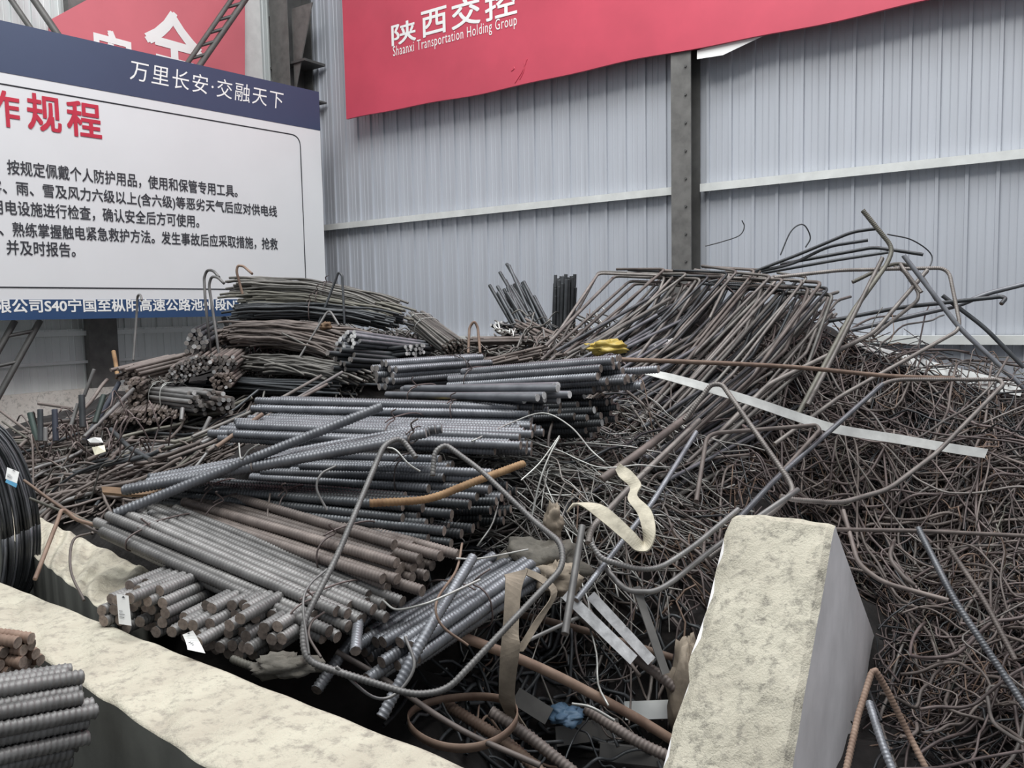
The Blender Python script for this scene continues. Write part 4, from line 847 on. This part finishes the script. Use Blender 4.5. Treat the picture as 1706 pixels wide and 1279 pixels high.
# ------------------------------------------------------------------ fan of bent bars
gl = 'bent bars in the fan at the right of the centre'
NF = 92
for i in range(NF):
    s = max(0.0, (i+random.uniform(-0.4, 0.4))/NF); row = i % 4
    ax_, ay_ = 925+185*s+random.uniform(-20, 20), 600+185*s+random.uniform(-16, 16)
    bx, by = 1098+300*s**0.9+random.uniform(-14, 14), 445+4*math.sin(s*9)+22*s+random.uniform(-4, 14)+row*9
    dA, dB = 4.55-1.0*s+0.1*row, 5.55-0.55*s+0.10*row-0.15*math.sin(i)
    ky = random.uniform(0.35, 0.62); kx = bx-(bx-ax_)*ky+random.uniform(-20, 14); kyy = by+(ay_-by)*ky+random.uniform(4, 30)
    if row == 0:      # long leg with the short top leg turned away to the left
        pts = [(ax_, ay_, dA), (kx, kyy, dA+(dB-dA)*(1-ky)), (bx, by, dB), (bx-random.uniform(50, 110), by-random.uniform(-3, 9), dB+0.25)]
    elif row == 1:    # closed top: two legs joined by a short level piece
        w = random.uniform(70, 115)
        pts = [(ax_-35, ay_-25, dA+0.15), (bx-w, by-2, dB+0.2), (bx, by+2, dB), (bx-random.uniform(38, 58), by+random.uniform(95, 135), dB-0.45), (ax_+40, ay_+10, dA)]
    elif row == 2:    # one bend
        pts = [(ax_, ay_, dA), (kx, kyy, dA+(dB-dA)*(1-ky)), (bx, by, dB), (bx+random.uniform(6, 26), by-random.uniform(-8, 12), dB+0.12)]
    else:
        pts = [(ax_+20, ay_+18, dA-0.1), (kx+10, kyy+8, dA+(dB-dA)*(1-ky)), (bx+5, by+random.uniform(5, 30), dB-0.1)]
    o = rod('bent ribbed bar in the fan rising to the right in front of the grey wall', pts, random.choice((0.0085, 0.0095, 0.0105)), random.choice(('brown', 'warm', 'thin', 'warm', 'black')), 'cutrust', 0.012, 0.045, 'bent_bar', 'bent bar', gl, seg=6)
# straighter dark bars below the fan
for i in range(84):
    s = (i+random.random())/84; x0 = 945+165*s+random.uniform(-25, 25); y0 = 600+205*s+random.uniform(-25, 25); l = random.uniform(120, 230)
    dA = 4.5-1.0*s+random.uniform(-0.05, 0.15)
    rod('dark straight bar packed under the fan of bent bars', [(x0, y0, dA), (x0+l*0.86, y0-l*random.uniform(0.42, 0.56), dA+l*0.0040)], random.choice((0.0085, 0.0105)), random.choice(('dark', 'black', 'thin')), 'cutrust', 0.012, 0.05, 'steel_bar', 'steel bar', 'dark bars under the fan', seg=6)

# ------------------------------------------------------------------ scrap rods lying over the heap
def poly_sample(poly, n):
    out = []; xs = [p[0] for p in poly]; ys = [p[1] for p in poly]
    while len(out) < n:
        x, y = random.uniform(min(xs), max(xs)), random.uniform(min(ys), max(ys)); c = False; j = len(poly)-1
        for i in range(len(poly)):
            if (poly[i][1] > y) != (poly[j][1] > y) and x < (poly[j][0]-poly[i][0])*(y-poly[i][1])/(poly[j][1]-poly[i][1])+poly[i][0]: c = not c
            j = i
        if c: out.append((x, y))
    return out
def strand(c, L, az, bends, wob, lift, n=10, follow=1.0):
    """rod lying on the heap from point c: follows the surface, turns at its bends"""
    x, y = c.x, c.y; st = L/n; pts = []; bp = sorted(random.sample(range(2, n-1), min(bends, n-3))); z = None; h0 = lift
    tilt = random.gauss(0, 0.10)
    for i in range(n+1):
        hz = H(x, y)+h0+tilt*i*st+wob*random.gauss(0, 1)*0.4
        z = hz if z is None else z+(hz-z)*0.55*follow
        pts.append(Vector((x, y, max(0.012, max(z, H(x, y)-0.02)))))
        az += random.gauss(0, wob*2.2)
        if i in bp: az += random.choice((-1, 1))*random.uniform(0.7, 1.9); h0 += random.uniform(-0.03, 0.06)
        x += math.cos(az)*st; y += math.sin(az)*st
    return pts
def free(p):    # not inside the block or in front of the barrier
    a = TL; d = Vector((p.x-a.x, p.y-a.y, 0)); q = d.dot(wdir)/wl**2; u = d.dot(back)
    if -0.06 < q < 1.05 and -1.15 < u < 1.3: return False
    nn = Vector((-(R0-L0).y, (R0-L0).x, 0)).normalized()
    return (p-L0).dot(nn) > 0.05
def scatter(poly, n, mk, label, name, cat, group, az=None, azs=3.2, mats=('brown',), r=(0.004, 0.007), L=(0.4, 1.2), bends=(0, 2), wob=0.05, lift=(0.01, 0.1), seg=6, rib=0.0, follow=1.0):
    k = 0; tries = 0
    while k < n and tries < n*6:
        tries += 1; x, y = poly_sample(poly, 1)[0]; c = hit(x, y)
        if c is None: continue
        a = (az if az is not None else 0)+random.uniform(-azs, azs); l = random.uniform(*L)
        c = c-Vector((math.cos(a), math.sin(a), 0))*l*0.45
        pts = strand(c, l, a, random.randint(*bends), wob, random.uniform(*lift), 10, follow)
        if not all(free(p) for p in pts): continue
        q = fillet(pts, 0.05, 3) if random.random() < 0.4 else smoothline(pts, 3)
        rr = random.uniform(*r); rb = 0.012 if random.random() < rib else None
        o = link(name, tube_mesh(name, q, rr, M[random.choice(mats)], seg, rb, M['cutrust'])); tag(o, label, cat, group); k += 1
RIGHT = [(985,790),(1040,720),(1080,660),(1180,640),(1290,600),(1480,560),(1706,600),(1706,1279),(1500,1279),(1470,1100),(1400,880),(1200,850),(1170,1000),(1060,960),(960,900),(920,830)]
scatter(RIGHT, 250, None, 'brown scrap rod tangled in the mound at the right', 'scrap_rod', 'scrap rod', 'scrap rods in the right mound', mats=('brown', 'wire', 'brown', 'wire', 'warm'), r=(0.0038, 0.0072), L=(0.5, 1.7), bends=(0, 2), wob=0.06, lift=(0.03, 0.20), rib=0.25)
scatter(RIGHT, 90, None, 'thin curly brown wire caught in the right mound', 'scrap_wire', 'wire', 'curly wires in the right mound', mats=('wire', 'brown', 'thin', 'olive', 'rustbrown'), r=(0.0022, 0.0036), L=(0.4, 1.0), bends=(0, 3), wob=0.28, lift=(0.03, 0.16), seg=5)
CENTRE = [(840,810),(930,785),(1000,760),(1060,720),(1130,740),(1090,860),(1060,900),(940,930),(860,900),(830,850)]
scatter(CENTRE, 120, None, 'pale thin wire in the bird-nest of wires left of the webbing loop', 'scrap_wire', 'wire', 'pale wires in the centre nest', mats=('silver', 'silver', 'thin', 'grey', 'warm'), r=(0.0022, 0.0038), L=(0.5, 1.1), bends=(0, 1), wob=0.14, lift=(0.03, 0.16), seg=5, follow=0.35, az=0.1, azs=0.9)
CLUMP = [(840,575),(900,562),(990,555),(1050,600),(1000,612),(860,605)]
scatter(CLUMP, 75, None, 'grey bent rod in the clump below the upright black bars', 'bent_rod', 'scrap rod', 'bent rods in the back clump', mats=('thin', 'brown', 'grey', 'thin', 'silver'), r=(0.004, 0.0065), L=(0.2, 0.7), bends=(0, 3), wob=0.12, lift=(0.03, 0.14), seg=5)
DEBRIS = [(20,740),(60,715),(200,705),(330,690),(420,690),(400,740),(330,790),(210,800),(200,850),(70,850),(40,800)]
scatter(DEBRIS, 120, None, 'short cut rod lying loose in the debris at the left', 'rod_offcut', 'scrap rod', 'short cut rods in the left debris', az=0.7, azs=1.0, mats=('brown', 'thin', 'grey', 'black', 'olive', 'brown'), r=(0.006, 0.0115), L=(0.2, 0.7), bends=(0, 0), wob=0.006, lift=(0.02, 0.10), seg=6)
scatter([(60,745),(230,740),(230,810),(100,815)], 26, None, 'curled brown wire among the short rods at the left', 'scrap_wire', 'wire', 'curled wires in the left debris', mats=('brown', 'thin', 'wire'), r=(0.0035, 0.005), L=(0.4, 0.8), bends=(0, 2), wob=0.35, lift=(0.05, 0.12), seg=5)
HOLLOW = [(690,1080),(900,990),(1000,960),(1130,1060),(1130,1279),(900,1279),(700,1180)]
scatter(HOLLOW, 26, None, 'rusty thin rod lying in the dark hollow', 'thin_rod', 'scrap rod', 'thin rods in the hollow', mats=('rustbrown', 'brown', 'black'), r=(0.003, 0.007), L=(0.25, 0.8), bends=(0, 2), wob=0.08, lift=(0.02, 0.10), seg=5)
# longer bars lying along the slope of the mound
def slope_bar(label, a, b, r, mat, group, lift):
    A = hit(*a); B = hit(*b)
    if A is None or B is None: return
    n = 7; up = Vector((0, 0, 1)); pts = []
    for i in range(n):
        p = A.lerp(B, i/(n-1)); pts.append(Vector((p.x, p.y, p.z*0.6+max(p.z, H(p.x, p.y))*0.4+lift+0.02*random.gauss(0, 1)*(0 < i < n-1))))
    if all(free(p) for p in pts): rod(label, pts, r, mat, 'cutrust', 0.012 if r > 0.007 else None, 0.05, 'long_bar', 'steel bar', group, curve=True, seg=6)
for i in range(46):
    x = random.uniform(955, 1180); y = 950-(x-955)*0.72+random.uniform(-70, 40); l = random.uniform(110, 240); t_ = random.uniform(0.50, 0.85)
    slope_bar('dark bar running down the slope from the fan toward the webbing loop', (x, y), (x+l*math.cos(t_), y-l*math.sin(t_)), random.choice((0.005, 0.006, 0.0075, 0.009)), random.choice(('black', 'warm', 'thin', 'brown', 'dark')), 'bars below the fan by the webbing loop', random.uniform(0.05, 0.15))
for i in range(26):
    x = random.uniform(1230, 1640); y = random.uniform(770, 1000); l = random.uniform(140, 330); t_ = random.uniform(-0.15, 0.4)
    slope_bar('long brown bar lying nearly level across the right mound above the small wires', (x, y), (x+l*math.cos(t_), y-l*math.sin(t_)), random.choice((0.005, 0.006, 0.0075)), random.choice(('brown', 'warm', 'brown', 'wire')), 'level bars on the right mound', random.uniform(0.07, 0.16))
# uncountable filling between them
def filling(name, label, cat, poly, n, mat, r, L, wob, lift, bends=(0, 3), follow=1.0, az=None):
    items = []; t = 0
    while len(items) < n and t < n*5:
        t += 1; x, y = poly_sample(poly, 1)[0]; c = hit(x, y)
        if c is None: continue
        a = random.uniform(0, 6.28) if az is None else az+random.gauss(0, 0.6)+random.choice((0, math.pi)); l = random.uniform(*L); c = c-Vector((math.cos(a), math.sin(a), 0))*l*0.45
        pts = strand(c, l, a, random.randint(*bends), wob, random.uniform(*lift), 9, follow)
        if all(free(p) for p in pts): items.append((smoothline(pts, 2), random.uniform(*r)))
    tag(link(name, tubes_mesh(name, items, M[mat])), label, cat, kind='stuff')
filling('wire_tangle', 'dense brown wire and rod tangle filling the right mound', 'wire tangle', RIGHT, 950, 'wire', (0.0025, 0.0052), (0.4, 1.4), 0.08, (-0.06, 0.06))
filling('wire_tangle', 'black wire and rod ends packed between the brown ones in the right mound', 'wire tangle', RIGHT, 420, 'black', (0.0028, 0.006), (0.4, 1.2), 0.10, (-0.06, 0.06))
filling('wire_tangle', 'dark rusty wire deep in the right mound', 'wire tangle', RIGHT, 380, 'rustbrown', (0.002, 0.004), (0.3, 0.9), 0.2, (-0.06, 0.02))
filling('wire_tangle', 'fine grey wire nest under the pale wires in the centre', 'wire tangle', CENTRE, 300, 'thin', (0.002, 0.0045), (0.5, 1.2), 0.12, (-0.05, 0.08), (0, 1), 0.35, 0.2)
filling('rod_litter', 'small rod offcuts and wire packed into the left debris', 'rod litter', DEBRIS, 480, 'brown', (0.004, 0.0085), (0.15, 0.5), 0.02, (-0.03, 0.03), (0, 0))
filling('rod_litter', 'short rods and wire packed between the back bundles', 'rod litter', [(390,560),(640,540),(820,560),(1000,560),(1000,650),(700,620),(420,680)], 500, 'thin', (0.004, 0.007), (0.2, 0.6), 0.04, (-0.03, 0.04), (0, 1))
filling('rod_litter', 'dark offcuts and rods in the bottom of the hollow', 'rod litter', HOLLOW, 60, 'black', (0.004, 0.009), (0.2, 0.6), 0.04, (-0.02, 0.03), (0, 1))
